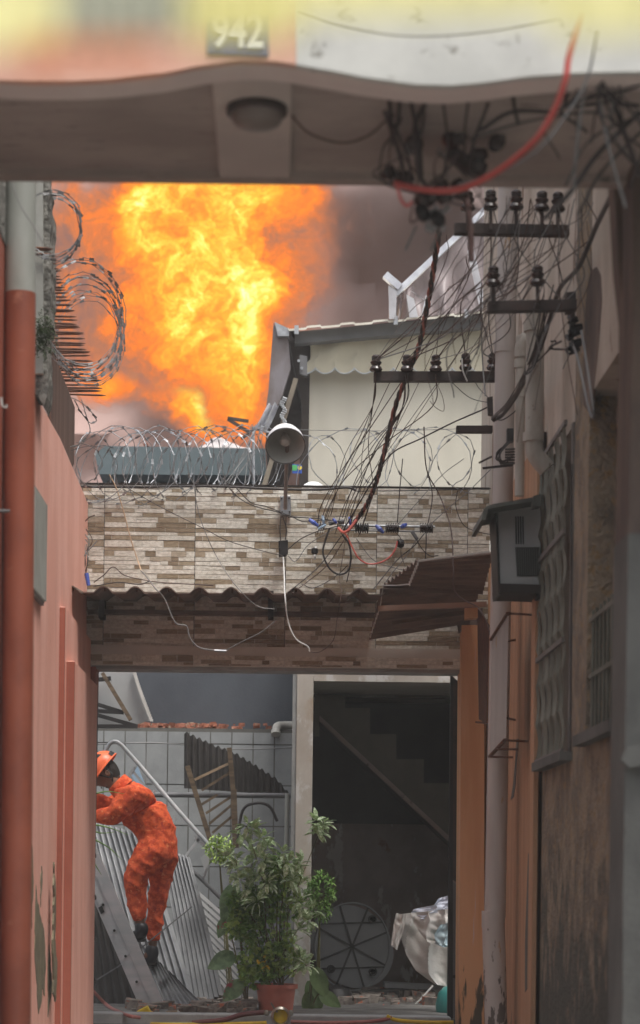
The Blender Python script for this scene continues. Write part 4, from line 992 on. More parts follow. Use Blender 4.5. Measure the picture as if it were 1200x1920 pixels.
mb.grid(roofe, 200, 2, (0, 0, -.018)); mb.build('roof_sheet', ROOFCREAM, t)
for px, py in ((556, 618), (742, 600), (875, 588)): MB().pp([(px - 4, py - 8), (px + 4, py - 8), (px + 4, py + 8), (px - 4, py + 8)], Yc - .36, .02).build('roof_clip', GALV, t)
MB().pp([(543, 640), (582, 640), (577, 935), (560, 935), (566, 760)], Yc - .04, .3).build('corner_post', DARKIN, t)
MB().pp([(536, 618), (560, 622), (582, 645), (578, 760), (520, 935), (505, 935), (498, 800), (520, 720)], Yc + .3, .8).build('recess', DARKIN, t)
MB().pp([(515, 604), (542, 616), (542, 630), (521, 630)], Yc - .3, .12).build('gutter_end', GALV, t)
MB().pp([(513, 604), (521, 630), (540, 630), (545, 690), (530, 740), (508, 790), (494, 795), (503, 735), (508, 670)], Yc - .25, .1).build('gutter', GUTTER, t)
MB().grid(lambda u, v: P(478 + 30 * v - (1 - u) * 4 + 18 * u, 803 - 45 * v + 10 * u * (1 - v) + 3 * math.sin(u * 12 + v * 5), Yc - .28) + Vector((0, .03 * math.sin(u * 14 + v * 3), 0)), 16, 12, (0, .01, 0)).build('torn_foil', BRIGHTM, t, smooth=True)
MB().bar(P(555, 710, Yc - .3), P(488, 935, Yc - .3), .04, .04).build('diagonal_brace', mat('grey_tan_timber', (.20, .17, .13), (.14, .115, .09)), t)
mb = MB()
for k in range(14): mb.tube([P(527 + 3 * math.cos(k), 745 + k * 3.6, Yc - .36), P(535 + 3 * math.cos(k), 748 + k * 3.6, Yc - .36)], .008, 5)
mb.build('coiled_strap', GALV, t)
MB().pp([(562, 665), (576, 668), (576, 705), (562, 700)], Yc - .34, .06).build('hinge_bracket', STEELP, t)
for q in ((560, 676), (566, 690)): MB().lathe(P(*q, Yc - .36), [(.012, 0), (.012, .03)], axis=(0, 1, 0), n=8).build('bolt', GALV, t)
s_ = thing('small_sign', P(556, 880, Yc - .36), 'tiny blue and green sign with a yellow mark behind the wall lamp', 'sign')
MB().pp([(548, 870), (566, 872), (566, 887), (548, 887)], Yc - .36, .02).build('panel', SIGNB, s_)
MB().pp([(548, 872), (557, 872), (557, 882), (548, 882)], Yc - .365, .003).build('green_field', SIGNG, s_)
MB().lathe(P(562, 877, Yc - .364), [(.0001, 0), (.018, 0), (.018, -.004), (.0001, -.004)], axis=(0, 1, 0), n=16).build('yellow_mark', SIGNY, s_)
d_ = MB().lathe(P(587, 924, 15.2), [(.088, 0), (.084, .03), (.065, .058), (.035, .074), (.0001, .08)], n=24).build('dome_cover', DISH, smooth=True)
tag(d_, 'white plastic dome just showing above the stone print wall', 'dome')
po = MB().tube([P(587, 924, 15.2) - Vector((0, 0, .5)), P(587, 924, 15.2)], .02, 8).build('post', GALV, None)
po.parent = d_; po.location = po.location - d_.location
# flat slate green roof
t = thing('flat_roof_block', P(340, 900, 20.5), 'low slate green flat roofed block behind the razor wire', 'building')
MB().pp([(178, 852), (196, 836), (498, 841), (498, 891), (186, 889)], 20.4, 2.5).build('roof_slab', TEALROOF, t)
MB().pp([(226, 890), (498, 892), (498, 990), (226, 990)], 20.8, 2).build('wall', DARKIN, t)
mb = MB().grid(lambda u, v: P(372 + 110 * u, 845 - (50 + 10 * math.sin(u * 7)) * math.sin(math.pi * min(1, u * .75 + .18)) * v, 22.6) + Vector((0, .12 * noise.noise(Vector((u * 5, v * 4, 1))) + .9 * v * v, 0)), 26, 14, (0, .8, 0))
tag(mb.build('rubble_mound', mat('pale_ash_rubble', (.5, .46, .45), (.38, .35, .35), sc1=(6, 6, 6), bump=.4, bsc=12)), 'pale grey rubble mound on the flat roof in front of the flames', 'rubble', kind='stuff')
t = thing('bent_metal_frame', P(450, 800, 21.5), 'bent black metal frame sticking up against the flames', 'frame')
for a, b in (((427, 784), (466, 790)), ((427, 786), (470, 812)), ((470, 812), (452, 822))): MB().bar(P(*a, 21.5), P(*b, 21.5), 6 / F * 21.5, .03).build('bar', IRON, t)
chip = MB(); chunk(chip, P(273, 834, 20.3), .03); tag(chip.build('brick_chip', BRICKRUB), 'small red brick chip on the edge of the slate green roof', 'brick')
tag(MB().tube([P(475, 800, 16), P(476, 935, 16)], .010, 8).build('thin_post', GALV), 'thin pale post standing behind the razor wire', 'post')

# metal bar with plastic film on the shed roof
t = thing('torn_plastic_canopy', P(800, 590, 18.3), 'torn clear plastic canopy hanging from a bright slanted metal bar', 'canopy')
MB().bar(P(741, 552, 18.4), P(925, 380, 18.4), .055, .05).build('bar', BRIGHTM, t)
MB().bar(P(722, 516, 18.35), P(750, 540, 18.35), .075, .06).build('bar_end', BRIGHTM, t)
def film(poly_top, poly_bot, nm='film', m_=FILM):
    n = 20
    def f(u, v):
        i = min(int(u * (len(poly_top) - 1)), len(poly_top) - 2); s_ = u * (len(poly_top) - 1) - i
        a = Vector((*poly_top[i], 0)).lerp(Vector((*poly_top[i+1], 0)), s_); b = Vector((*poly_bot[i], 0)).lerp(Vector((*poly_bot[i+1], 0)), s_)
        q = a.lerp(b, v); return P(q.x, q.y, 18.4 + .06 * noise.noise(Vector((u * 7, v * 1.2, 2))) * 2)
    MB().grid(f, 40, 10, (0, .002, 0)).build(nm, m_, t, smooth=True)
film([(730, 532), (745, 548), (762, 545)], [(728, 597), (740, 597), (752, 597)]); film([(762, 545), (800, 505), (860, 450), (928, 385)], [(762, 597), (806, 592), (860, 588), (930, 580)])
wf = mat('white_plastic_fold', (.5, .5, .52), (.35, .34, .36), rough=.3, bump=0)
for a, b, c_, d in (((728, 535), (744, 545), (742, 598), (730, 598)), ((762, 552), (776, 560), (784, 594), (768, 596)), ((798, 555), (806, 548), (800, 592), (790, 592)), ((776, 548), (800, 566), (812, 572), (770, 545)), ((876, 470), (888, 462), (912, 575), (900, 580))):
    MB().pp([a, b, c_, d], 18.32, .008).build('folded_strip', wf, t)

# ================================================================== FIREFIGHTER on the ladder
YP = 15.26
def skin(name, joints, edges, m_, parent=None, sub=2, root=0, disp=None, base=None):
    me = bpy.data.meshes.new(name); me.from_pydata([tuple(j[0]) for j in joints], edges, []); me.update()
    o = bpy.data.objects.new(name, me); C.objects.link(o)
    s_ = o.modifiers.new('s', 'SKIN'); s_.use_smooth_shade = True
    for i, j in enumerate(joints):
        d = me.skin_vertices[0].data[i]; r_ = j[1]; d.radius = r_ if isinstance(r_, tuple) else (r_, r_); d.use_root = (i == root)
    u = o.modifiers.new('u', 'SUBSURF'); u.levels = sub; u.render_levels = sub
    dg = bpy.context.evaluated_depsgraph_get(); me2 = bpy.data.meshes.new_from_object(o.evaluated_get(dg))
    bpy.data.objects.remove(o, do_unlink=True)
    me2.name = name; vs = [v.co.copy() for v in me2.vertices]
    nrm = [v.normal.copy() for v in me2.vertices]
    b = Vector(base)
    for v, c, n_ in zip(me2.vertices, vs, nrm):
        if disp: c = c + n_ * disp(c)
        v.co = c - b
    me2.materials.clear(); me2.materials.append(m_)
    for p in me2.polygons: p.use_smooth = True
    q = bpy.data.objects.new(name, me2); C.objects.link(q)
    q['_w'] = tuple(b)
    if parent is not None: q.parent = parent
    else: q.location = b
    return q
def J(px, py, dy, r): return (P(px, py, YP + dy), r)
base = P(283, 1812, YP)
# one continuous body
body_j = [J(301, 1580, 0, (.09, .10)), J(284, 1555, 0, (.085, .10)), J(264, 1521, 0, (.10, .12)), J(246, 1496, 0, (.075, .10)), J(226, 1478, 0, .058), J(212, 1467, 0, .06), J(199, 1453, 0, .078), J(193, 1440, 0, .082), # 0-7
          J(240, 1494, -.17, .062), J(222, 1524, -.20, .045), J(180, 1530, -.14, .036), J(160, 1522, -.10, .032), J(152, 1520, -.10, .030), # 8-12 near arm
          J(236, 1492, .17, .062), J(212, 1512, .20, .045), J(180, 1502, .14, .036), J(162, 1496, .10, .032), J(154, 1494, .10, .030), # 13-17 far arm
          J(298, 1584, -.09, .10), J(255, 1636, -.12, .058), J(258, 1696, -.11, .045), J(264, 1736, -.11, .036), J(258, 1758, -.09, .036), # 18-22 near leg
          J(306, 1590, .09, .09), J(299, 1655, .11, .052), J(291, 1722, .11, .040), J(285, 1782, .11, .034), J(272, 1800, .09, .036)]
edges = [(0,1),(1,2),(2,3),(3,4),(4,5),(5,6),(6,7),(3,8),(8,9),(9,10),(10,11),(11,12),(3,13),(13,14),(14,15),(15,16),(16,17),(0,18),(18,19),(19,20),(20,21),(21,22),(0,23),(23,24),(24,25),(25,26),(26,27)]
man = skin('person', body_j, edges, SKIN, None, 2, 0, None, base)
tag(man, 'firefighter in mottled orange overalls and orange helmet bending forward on the ladder', 'person')
# five fingers of each hand closed on the ladder rail
for dy, hy in ((-.10, 1520), (.10, 1494)):
    hp = P(152, hy, YP + dy); mb = MB()
    for k in range(4):
        o_ = Vector((0, (k - 1.5) * .021, 0)); l = (.085, .095, .09, .07)[k]
        mb.tube(smooth_path([hp + o_, hp + o_ + Vector((-l * .45, 0, .012)), hp + o_ + Vector((-l * .8, 0, -.008)), hp + o_ + Vector((-l * .75, 0, -.035)), hp + o_ + Vector((-l * .5, 0, -.045))], 3), [.0098] * 10 + [.008, .007, .006], 8)
    mb.tube(smooth_path([hp + Vector((.01, -.035, 0)), hp + Vector((-.02, -.05, -.012)), hp + Vector((-.045, -.04, -.03))], 3), [.011, .011, .0105, .010, .0095, .009, .007], 8)
    mb.build('hand', SKIN, man, smooth=True)
# overalls: baggy, with folds
def folds(c):
    q = Vector((c.x * 9, c.y * 6, c.z * 9))
    w_ = (1 - abs(math.sin((c.z * 20 + c.x * 17) + 3 * noise.noise(Vector((c.x * 5, c.y * 4, c.z * 4)))))) ** 2 * .012
    return .006 * noise.fractal(q, .9, 2.2, 4) + w_ + .006 * noise.noise(q * 2.5)
suit_j = [J(304, 1578, 0, (.145, .15)), J(288, 1553, 0, (.155, .17)), J(266, 1521, 0, (.16, .18)), J(247, 1494, 0, (.14, .19)), J(232, 1478, 0, .085),
          J(240, 1496, -.17, .096), J(222, 1526, -.20, .078), J(200, 1531, -.17, .064), J(174, 1528, -.13, .052),
          J(236, 1494, .17, .096), J(212, 1514, .20, .075), J(190, 1506, .16, .06), J(172, 1500, .12, .05),
          J(297, 1592, -.09, .135), J(254, 1634, -.12, .098), J(256, 1690, -.11, .070), J(263, 1728, -.11, .056),
          J(307, 1594, .09, .125), J(300, 1655, .11, .080), J(291, 1720, .11, .062), J(285, 1768, .11, .054)]
se = [(0,1),(1,2),(2,3),(3,4),(3,5),(5,6),(6,7),(7,8),(3,9),(9,10),(10,11),(11,12),(0,13),(13,14),(14,15),(15,16),(0,17),(17,18),(18,19),(19,20)]
suit = skin('overalls', suit_j, se, SUIT, man, 4, 0, folds, base)
MB().lathe(P(234, 1486, YP - .20), [(.036, 0), (.036, .012), (.0001, .014)], axis=(-.2, -1, .2), n=20).build('shoulder_patch', PATCHM, suit, smooth=True)
cg = MB(); cc = P(226, 1474, YP); ax = (P(212, 1462, YP) - P(240, 1490, YP)).normalized()
cg.lathe(cc, [(.090, -.03), (.088, .0), (.084, .035), (.079, .04), (.074, .0)], axis=ax, n=28); cg.build('collar', SUIT, suit, smooth=True)
# boots
for (a, b, c_, d, dy) in (((266, 1726), (266, 1752), (252, 1758), (240, 1756), -.11), ((285, 1768), (286, 1796), (272, 1806), (262, 1800), .11)):
    q = skin('boot', [J(*a, dy, .062), J(*b, dy, .058), J(*c_, dy, .050), J(*d, dy, .040)], [(0,1),(1,2),(2,3)], BOOT, man, 2, 0, None, base)
    s_ = MB(); s_.bar(P(b[0] + 8, b[1] + 11, YP + dy), P(d[0] - 5, d[1] + 10, YP + dy), .085, .018, up=(0, 0, 1)); s_.build('sole', BLACKP, q)
# face
fw = (P(178, 1470, YP) - P(196, 1452, YP)).normalized()     # where the face looks
hc = P(195, 1447, YP); upv = Vector((0, 1, 0)).cross(fw).normalized()
if upv.z < 0: upv = -upv
hd = MB(); cen_h = hc - upv * .01
def headpt(th, ph):
    x = math.cos(ph) * math.cos(th); y = math.cos(ph) * math.sin(th); z = math.sin(ph)
    r_ = 1.0
    fx = .098 * (1 + (.10 if x > .6 and -.5 < z < -.1 else 0)); 
    return cen_h + fw * (x * fx * (1 - .12 * max(0, -z))) + Vector((0, 1, 0)) * (y * .076 * (1 - .25 * max(0, -z))) + upv * (z * .122)
hd.grid(lambda u, v: headpt(u * 2 * math.pi, -math.pi / 2 + v * math.pi), 28, 18).build('head', SKIN, man, smooth=True)
nb = MB(); nb.add([cen_h + fw * .094 + upv * .02, cen_h + fw * .124 - upv * .022, cen_h + fw * .092 - upv * .034 + Vector((0, .018, 0)), cen_h + fw * .092 - upv * .034 - Vector((0, .018, 0))], [(0, 1, 2), (0, 3, 1), (1, 3, 2), (0, 2, 3)]); nb.build('nose', SKIN, man, smooth=True)
MB().bar(cen_h + fw * .094 - upv * .058 + Vector((0, .022, 0)), cen_h + fw * .094 - upv * .058 - Vector((0, .022, 0)), .006, .01).build('mouth', HAIR, man)
for s_ in (-1, 1):
    MB().lathe(cen_h + fw * .085 + upv * .008 + Vector((0, s_ * .032, 0)), [(.011, 0), (.006, .008), (.0001, .009)], axis=fw, n=10).build('eye', HAIR, man, smooth=True)
    MB().lathe(cen_h - fw * .012 - upv * .018 + Vector((0, s_ * .074, 0)), [(.026, 0), (.028, .008), (.018, .014), (.0001, .009)], axis=(0, s_, 0), n=14, sx=.7).build('ear', SKIN, man, smooth=True)
hr = MB(); hr.grid(lambda u, v: cen_h + (headpt(math.pi * .5 + u * math.pi, -.75 + v * 1.2) - cen_h) * 1.04, 16, 8).build('hair', HAIR, man, smooth=True)
MB().grid(lambda u, v: cen_h + (headpt(math.pi * 2 * u, -1.2 + v * .5) - cen_h) * 1.02 + fw * .004, 20, 4).build('beard', HAIR, man, smooth=True)
# helmet
hm = MB(); tilt = (upv * 1 + fw * .15).normalized(); hf = tilt.cross(Vector((0, -1, 0))).normalized()
if hf.dot(fw) < 0: hf = -hf
hb = cen_h + upv * .035
def helpt(th, ph):
    return hb + hf * (math.cos(th) * math.cos(ph) * .142) + Vector((0, 1, 0)) * (math.sin(th) * math.cos(ph) * .112) + tilt * (math.sin(ph) * .115 - .012 * (1 if ph <= 0 else 0))
hm.grid(lambda u, v: helpt(u * 2 * math.pi, v * math.pi / 2), 36, 12, None)
hel = hm.build('helmet', HELM, man, smooth=True)
br = MB(); br.grid(lambda u, v: hb + hf * math.cos(u * 6.2832) * (.142 + .014 * v * (1.6 if math.cos(u * 6.28) > .3 else 1)) + Vector((0, 1, 0)) * math.sin(u * 6.2832) * (.112 + .008 * v) - tilt * (.012 + .008 * v), 36, 2, tuple(tilt * .006)); br.build('brim', HELM, hel, smooth=True)
for a_ in (-.5, .1): MB().grid(lambda u, v: hb + (helpt(-math.pi / 2 + a_ + (u - .5) * .5, .55 + v * .25 + (u - .5) * .1) - hb) * 1.012, 6, 3).build('vent', BLACKP, hel)
MB().grid(lambda u, v: hb + (helpt(math.pi + (u - .5) * 1.2, -.05 + v * .22) - hb) * 1.05, 12, 3, tuple(tilt * .004)).build('ratchet', BLACKP, hel)
st_ = MB(); yn = Vector((0, -1, 0))
for s_ in (-1, 1):
    y_ = Vector((0, s_ * .082, 0))
    st_.tube([hb - hf * .03 + y_, cen_h - fw * .03 - upv * .05 + y_ * .95, cen_h + fw * .045 - upv * .13 + y_ * .3], .0065, 5)
    st_.tube([hb + hf * .05 + y_, cen_h + fw * .0 - upv * .055 + y_ * .95], .0055, 5)
st_.build('chin_strap', BLACKP, hel)

# ================================================================== PLANTS
def leaf(mb, c, d, L_, w, bend=.25, n=None):
    d = d.normalized(); s_ = d.cross(Vector((random.uniform(-.4, .4), random.uniform(-.4, .4), 1)))
    s_ = s_.normalized() if s_.length > .01 else d.orthogonal().normalized()
    u = s_.cross(d).normalized()
    if u.z < 0: u = -u
    p = lambda t, q, h: c + d * L_ * t + s_ * w * q + u * (h * L_ - bend * L_ * t * t)
    mb.add([p(0, 0, 0), p(.25, .42, .04), p(.6, .5, .05), p(.85, .28, .03), p(1, 0, 0), p(.85, -.28, .03), p(.6, -.5, .05), p(.25, -.42, .04), p(.3, 0, -.01), p(.65, 0, -.01)],
           [(0, 1, 8), (1, 2, 9, 8), (2, 3, 9), (3, 4, 9), (4, 5, 9), (5, 6, 9), (6, 7, 8, 9), (7, 0, 8)])
def rnd_dir(zb=0.0):
    v = Vector((random.gauss(0, 1), random.gauss(0, 1), random.gauss(0, 1) + zb)); return v.normalized()
YQ = 15.0
pp = thing('potted_plant', P(517, 1915, YQ), 'bushy green and variegated plant in a terracotta pot beside the marble column', 'plant')
pb = P(517, 1910, YQ); k_ = YQ / F
MB().lathe(pb, [(.031 * 3.6, 0), (37 * k_, 62 * k_), (.0001 + 37 * k_, 62 * k_)], n=32).build('pot', TERRA, pp, smooth=True)
MB().lathe(pb, [(36 * k_, 57 * k_), (40.5 * k_, 57 * k_), (41 * k_, 65 * k_), (37 * k_, 65 * k_), (35 * k_, 60 * k_)], n=32).build('rim', TERRA, pp, smooth=True)
MB().lathe(pb, [(.0001, 60 * k_), (36 * k_, 60.5 * k_)], n=24).build('soil', SOIL, pp)
stm = MB(); tips = []
root_ = P(517, 1848, YQ)
def stem(px, py, dy, r_=.006, via=None):
    q = P(px, py, YQ + dy); b = root_ + Vector((random.uniform(-.07, .07), random.uniform(-.06, .06), 0))
    mid = b.lerp(q, .5) + Vector((random.uniform(-.03, .03), 0, .04)); pth = smooth_path([b, mid, q], 6); stm.tube(pth, [r_ * (1 - .5 * i / len(pth)) for i in range(len(pth))], 5); return pth
fol = MB(); fy = MB(); fv = MB()
lumps = [(480, 1700, 42, .14), (520, 1690, 46, .16), (500, 1755, 52, .17), (460, 1735, 36, .13), (490, 1800, 46, .16), (530, 1800, 40, .15), (500, 1660, 38, .13), (455, 1690, 28, .1), (540, 1640, 26, .1), (478, 1828, 28, .12), (520, 1620, 22, .08)]
for (x, y, r_, ry) in lumps:
    stem(x, y, random.uniform(-ry, ry))
    for k in range(int(r_ * 3.6)):
        a = random.uniform(0, 6.28); q = r_ * math.sqrt(random.random()); dy = random.uniform(-ry, ry)
        c = P(x + q * math.cos(a), y + q * math.sin(a) * .8, YQ + dy)
        g = fy if (noise.noise(c * 6) + .25 * random.random() > .18) else fol
        # a frilly leaf: five leaflets
        d0 = rnd_dir(.2) + Vector((math.cos(a) * .5, -.3, -.2))
        for s_ in (-1, -.5, 0, .5, 1):
            d1 = d0.copy(); d1.rotate(Matrix.Rotation(s_ * .9, 3, 'Y')); leaf(g, c, d1, random.uniform(.028, .044), random.uniform(.015, .022), .3)
vt = [(462, 1548), (455, 1565), (475, 1556), (488, 1575), (497, 1570), (500, 1588), (430, 1605), (442, 1615), (470, 1600), (460, 1625), (495, 1615), (520, 1612), (512, 1630), (540, 1618), (555, 1625), (475, 1645), (450, 1650), (470, 1668), (500, 1655), (560, 1660), (545, 1650), (482, 1690), (560, 1690), (573, 1705), (585, 1708), (578, 1728), (560, 1745), (550, 1770), (548, 1805), (575, 1810), (568, 1800), (593, 1540), (600, 1550), (598, 1563), (607, 1545), (490, 1640), (530, 1600), (440, 1632), (566, 1618), (485, 1610)]
for (x, y) in vt:
    dy = random.uniform(-.22, -.02); c = P(x, y, YQ + dy)
    if (x, y) in ((462, 1548), (497, 1570), (442, 1615), (540, 1618), (598, 1563), (585, 1708), (575, 1810), (470, 1600)): stem(x, y, dy, .005)
    for k in range(13):
        d = rnd_dir(.3); d.y = d.y * .6 - .25; leaf(fv, c + d * .012, d, random.uniform(.065, .105), random.uniform(.028, .040), .35)
fol.build('dark_foliage', LEAFD, pp, smooth=True); fy.build('lime_foliage', LEAF, pp, smooth=True); fv.build('variegated_foliage', LEAFV, pp, smooth=True); stm.build('stem', STEMM, pp, smooth=True)
yl = MB()
for k in range(10): leaf(yl, P(random.uniform(478, 500), random.uniform(1795, 1822), YQ - .14), rnd_dir(), .04, .02)
yl.build('yellowed_leaf', YELLOW, pp)
# other plants
def bush(name, label, x, y, r_, Y, n, m_, L_=.03, w=.016, squash=1.1, stem_to=None):
    t_ = thing(name, P(x, y + r_ * 1.2, Y), label, 'plant'); mb = MB()
    for k in range(n):
        a = random.uniform(0, 6.28); q = r_ * math.sqrt(random.random()); c = P(x + q * math.cos(a), y + q * math.sin(a) * squash, Y + random.uniform(-.12, .12)) 
        for s_ in (-.6, 0, .6):
            d = rnd_dir(.1); leaf(mb, c, d, L_ * random.uniform(.8, 1.2), w, .3)
    mb.build('foliage', m_, t_, smooth=True)
    sb_ = MB()
    st0 = P(*stem_to, Y) if stem_to else P(x, y + r_ * 3, Y)
    for k in range(4): sb_.tube(smooth_path([st0 + Vector((k * .015, 0, 0)), P(x, y + r_, Y), P(x + random.uniform(-r_, r_) * .6, y + random.uniform(-.3, .3) * r_, Y)], 5), .005, 5)
    sb_.build('stem', STEMM, t_)
bush('fern_bush', 'small bright green feathery bush behind the timber rack', 412, 1592, 26, 16.0, 170, LEAF, .035, .012, stem_to=(430, 1900))
bush('fern_bush', 'dark green feathery bush in front of the unlit room beside the marble column', 600, 1680, 28, 15.25, 240, LEAFD, .035, .013, 1.7, stem_to=(588, 1905))
def bigleaf_plant(label, leaves, Y, m_, base_):
    t_ = thing('caladium_plant', P(*base_, Y), label, 'plant')
    sb_ = MB()
    for (x, y, dx, dz, L_, w) in leaves:
        mb = MB(); c = P(x, y, Y + random.uniform(-.05, .05)); d = Vector((dx, random.uniform(-.3, 0), dz)).normalized()
        n = 10; side = d.cross(Vector((0, -1, .25))).normalized(); nrm = side.cross(d).normalized()
        def lf(u, v):
            wv = math.sin(math.pi * min(1, (v * .93 + .07))) ** .75 * (1.15 - .45 * v); q = (u - .5) * 2
            return c + d * L_ * v + side * q * wv * w * .5 + nrm * (-.10 * L_ * v * v + .05 * L_ * abs(q) * wv)
        mb.grid(lf, 8, 12, tuple(nrm * .0015)).build('leaf', m_, t_, smooth=True)
        sb_.tube(smooth_path([P(*base_, Y), P(*base_, Y).lerp(c, .6) + Vector((0, 0, .03)), c], 5), .005, 5)
    sb_.build('stem', STEMM, t_)
bigleaf_plant('broad leaved plant with red veined leaves on the zinc sheet side of the potted plant', [(438, 1660, -.15, -1, .30, .17), (445, 1690, -.3, -1, .24, .20), (440, 1790, -.9, -.45, .22, .14), (425, 1720, -.4, -1, .16, .09), (455, 1840, -.5, -.5, .2, .13), (460, 1690, .3, -1, .2, .13)], 15.1, CALAD, (465, 1905))
bigleaf_plant('low broad green leaves at the foot of the marble column', [(588, 1815, .45, -1, .24, .13), (582, 1838, .3, -1, .25, .14), (600, 1862, .8, -.5, .18, .11), (578, 1860, 0, -1, .2, .1)], 15.2, mat('broad_green_leaf', (.16, .24, .10), (.09, .15, .05), sc1=(12, 12, 12), rough=.4, bump=0), (580, 1905))
g = MB()
for (a, b, c_) in (((172, 1490), (200, 1484), (232, 1488)), ((170, 1545), (205, 1552), (240, 1565)), ((170, 1570), (205, 1590), (228, 1612)), ((168, 1600), (178, 1620), (190, 1640)), ((170, 1556), (190, 1562), (215, 1560))):
    pth = smooth_path([P(*a, 14.9), P(*b, 14.9), P(*c_, 14.95)], 6); g.tube(pth, [.006 * (1 - i / len(pth)) + .001 for i in range(len(pth))], 4)
tag(g.build('palm_frond', LEAFD), 'thin dark palm blades poking past the iron gate beside the firefighter', 'plant')

# ================================================================== SMALL THINGS ON THE YARD FLOOR
for lab, pth, r_, m_, nm in (('pink rubber hose curving down to the foot of the ladder', [(150, 1830), (178, 1862), (205, 1888), (240, 1904), (262, 1908)], .012, HOSEP, 'hose'),
                   ('dark red fire hose running to the metal coupling', [(360, 1918), (420, 1912), (455, 1902), (498, 1898)], .017, HOSER, 'fire_hose'),
                   ('yellow hose lying along the kerb in front of the ladder', [(225, 1917), (300, 1921), (380, 1921), (480, 1919), (500, 1918)], .014, YELLOW, 'fire_hose'),
                   ('red hose lying along the kerb right of the coupling', [(545, 1916), (620, 1918), (700, 1915), (735, 1908)], .013, HOSEP, 'fire_hose'),
                   ('yellow hose end lying on the kerb by the unlit room', [(725, 1905), (745, 1913), (800, 1917), (850, 1917)], .013, YELLOW, 'fire_hose')):
    o = MB().tube(smooth_path([P(x, y, 14.05 if y > 1897 and x > 230 else 14.9) for x, y in pth], 6), r_, 12).build(nm, m_, smooth=True); tag(o, lab, 'hose')
t = thing('hose_coupling', P(522, 1915, 13.95), 'round metal fire hose coupling with lever below the terracotta pot', 'coupling')
cc = P(526, 1905, 13.95)
MB().lathe(cc, [(.058, 0), (.064, -.02), (.064, -.06), (.05, -.07), (.046, 0)], axis=(0, 1, 0), n=28).build('ring', BRASS, t, smooth=True)
MB().lathe(cc, [(.046, -.02), (.0001, -.03)], axis=(0, 1, 0), n=20).build('core', YELLOW, t, smooth=True)
MB().tube(smooth_path([P(520, 1898, 13.9), P(514, 1890, 13.9), P(508, 1880, 13.88)], 4), [.006] * 8 + [.004], 8).build('lever', BRASS, t, smooth=True)
for px in (500, 545): MB().lathe(P(px, 1899, 13.93), [(.018, 0), (.02, -.02), (.01, -.03)], axis=(0, 1, 0), n=14).build('lug', BRASS, t, smooth=True)
o = MB().prism([P(252, 1916, 14.5), P(256, 1896, 14.5), (P(268, 1890, 14.5)), P(276, 1886, 14.5), P(282, 1896, 14.5), P(292, 1902, 14.5), P(292, 1916, 14.5)], (0, .12, 0)).build('wedge', YELLOW, bevel=.01); tag(o, 'crumpled yellow plastic wedge at the foot of the ladder', 'wedge')
tag(MB().grid(lambda u, v: P(690 + 52 * u, 1909 - (10 + 14 * math.sin(u * 3.1)) * math.sin(math.pi * v) , 15.6 + .2 * v) + Vector((0, 0, .02 * noise.noise(Vector((u * 8, v * 8, 0))))), 16, 10, (0, .004, 0)).build('orange_rag', ORRAG, smooth=True), 'crumpled orange cloth on the rubble in the unlit room doorway', 'cloth')
tb = P(858, 1916, 15.0); o = MB().lathe(tb, [(.12, 0), (.15, .05), (.158, .12), (.14, .2), (.10, .245), (.03, .26), (.0001, .262)], n=32).build('teal_tub', TEAL, smooth=True); tag(o, 'rounded teal plastic tub at the bottom of the folded metal gate', 'tub')
o = MB().grid(lambda u, v: P(540 + 60 * u, 1908 - 13 * math.sin(math.pi * v) * (1 - .3 * u), 15.25 + .12 * v) + Vector((0, 0, .012 * noise.noise(Vector((u * 9, v * 7, 3))))), 12, 8, (0, .003, 0)).build('plastic_bag', BLUEP, smooth=True); tag(o, 'crumpled blue plastic bag beside the terracotta pot', 'bag')
o = MB().grid(lambda u, v: P(556 + 50 * u, 1906 - 12 * math.sin(math.pi * v), 15.42 + .08 * v) + Vector((0, 0, .012 * noise.noise(Vector((u * 9, v * 7, 8))))), 12, 8, (0, .003, 0)).build('plastic_bag', SIGNG, smooth=True); tag(o, 'crumpled green plastic strip behind the blue bag', 'bag')
ro = MB()
for k in range(330):
    inroom = random.random() < .62
    x = random.uniform(592, 850) if inroom else random.uniform(250, 480)
    Y = random.uniform(15.7, 17.6) if inroom else random.uniform(14.5, 16.2)
    c = PZ(x, 1700, .05) if False else Vector(((x - CX) / F * Y, Y, .05 + random.uniform(0, .03)))
    chunk(ro, c, random.uniform(.015, .05) if random.random() < .85 else .08)
tag(ro.build('floor_rubble', RUBBLE), 'broken masonry and rubbish strewn over the yard floor', 'rubble', kind='stuff')
for (x, y, Y, s_, lab, m_, nm) in ((345, 1902, 14.7, .05, 'pale broken concrete block by the fire hose', WHITEPVC, 'concrete_block'), (322, 1900, 14.6, .03, 'small tan stone next to the pale block', WOODL, 'stone')):
    mb = MB(); chunk(mb, P(x, y, Y), s_ * 1.6); tag(mb.build(nm, m_, bevel=.004), lab, 'stone')
o = MB().bar(P(640, 1868, 16.8), P(760, 1862, 17.0), .10, .07).build('fallen_board', PLATED); tag(o, 'dark board lying on the floor of the unlit room', 'board')
o = MB().bar(P(720, 1846, 17.2), P(850, 1852, 17.2), .2, .04).build('pale_board', PLATE); tag(o, 'pale grey board on the floor behind the hanging cloths', 'board')
tag(MB().tube(smooth_path([P(770, 1905, 15.9), P(778, 1885, 15.9), P(790, 1872, 15.9), P(812, 1848, 15.9)], 5), .007, 6).build('white_cord', WHITEC), 'short white cord standing up from the rubble in the unlit room', 'cord')
mb = MB(); mb.lathe(P(630, 1895, 16.2), [(.0001, 0), (.13, .0), (.15, .08), (.10, .17), (.0001, .2)], n=16); tag(mb.build('dark_sack', BLACKP, smooth=True), 'dark lumpy sack on the floor by the round panel', 'sack')

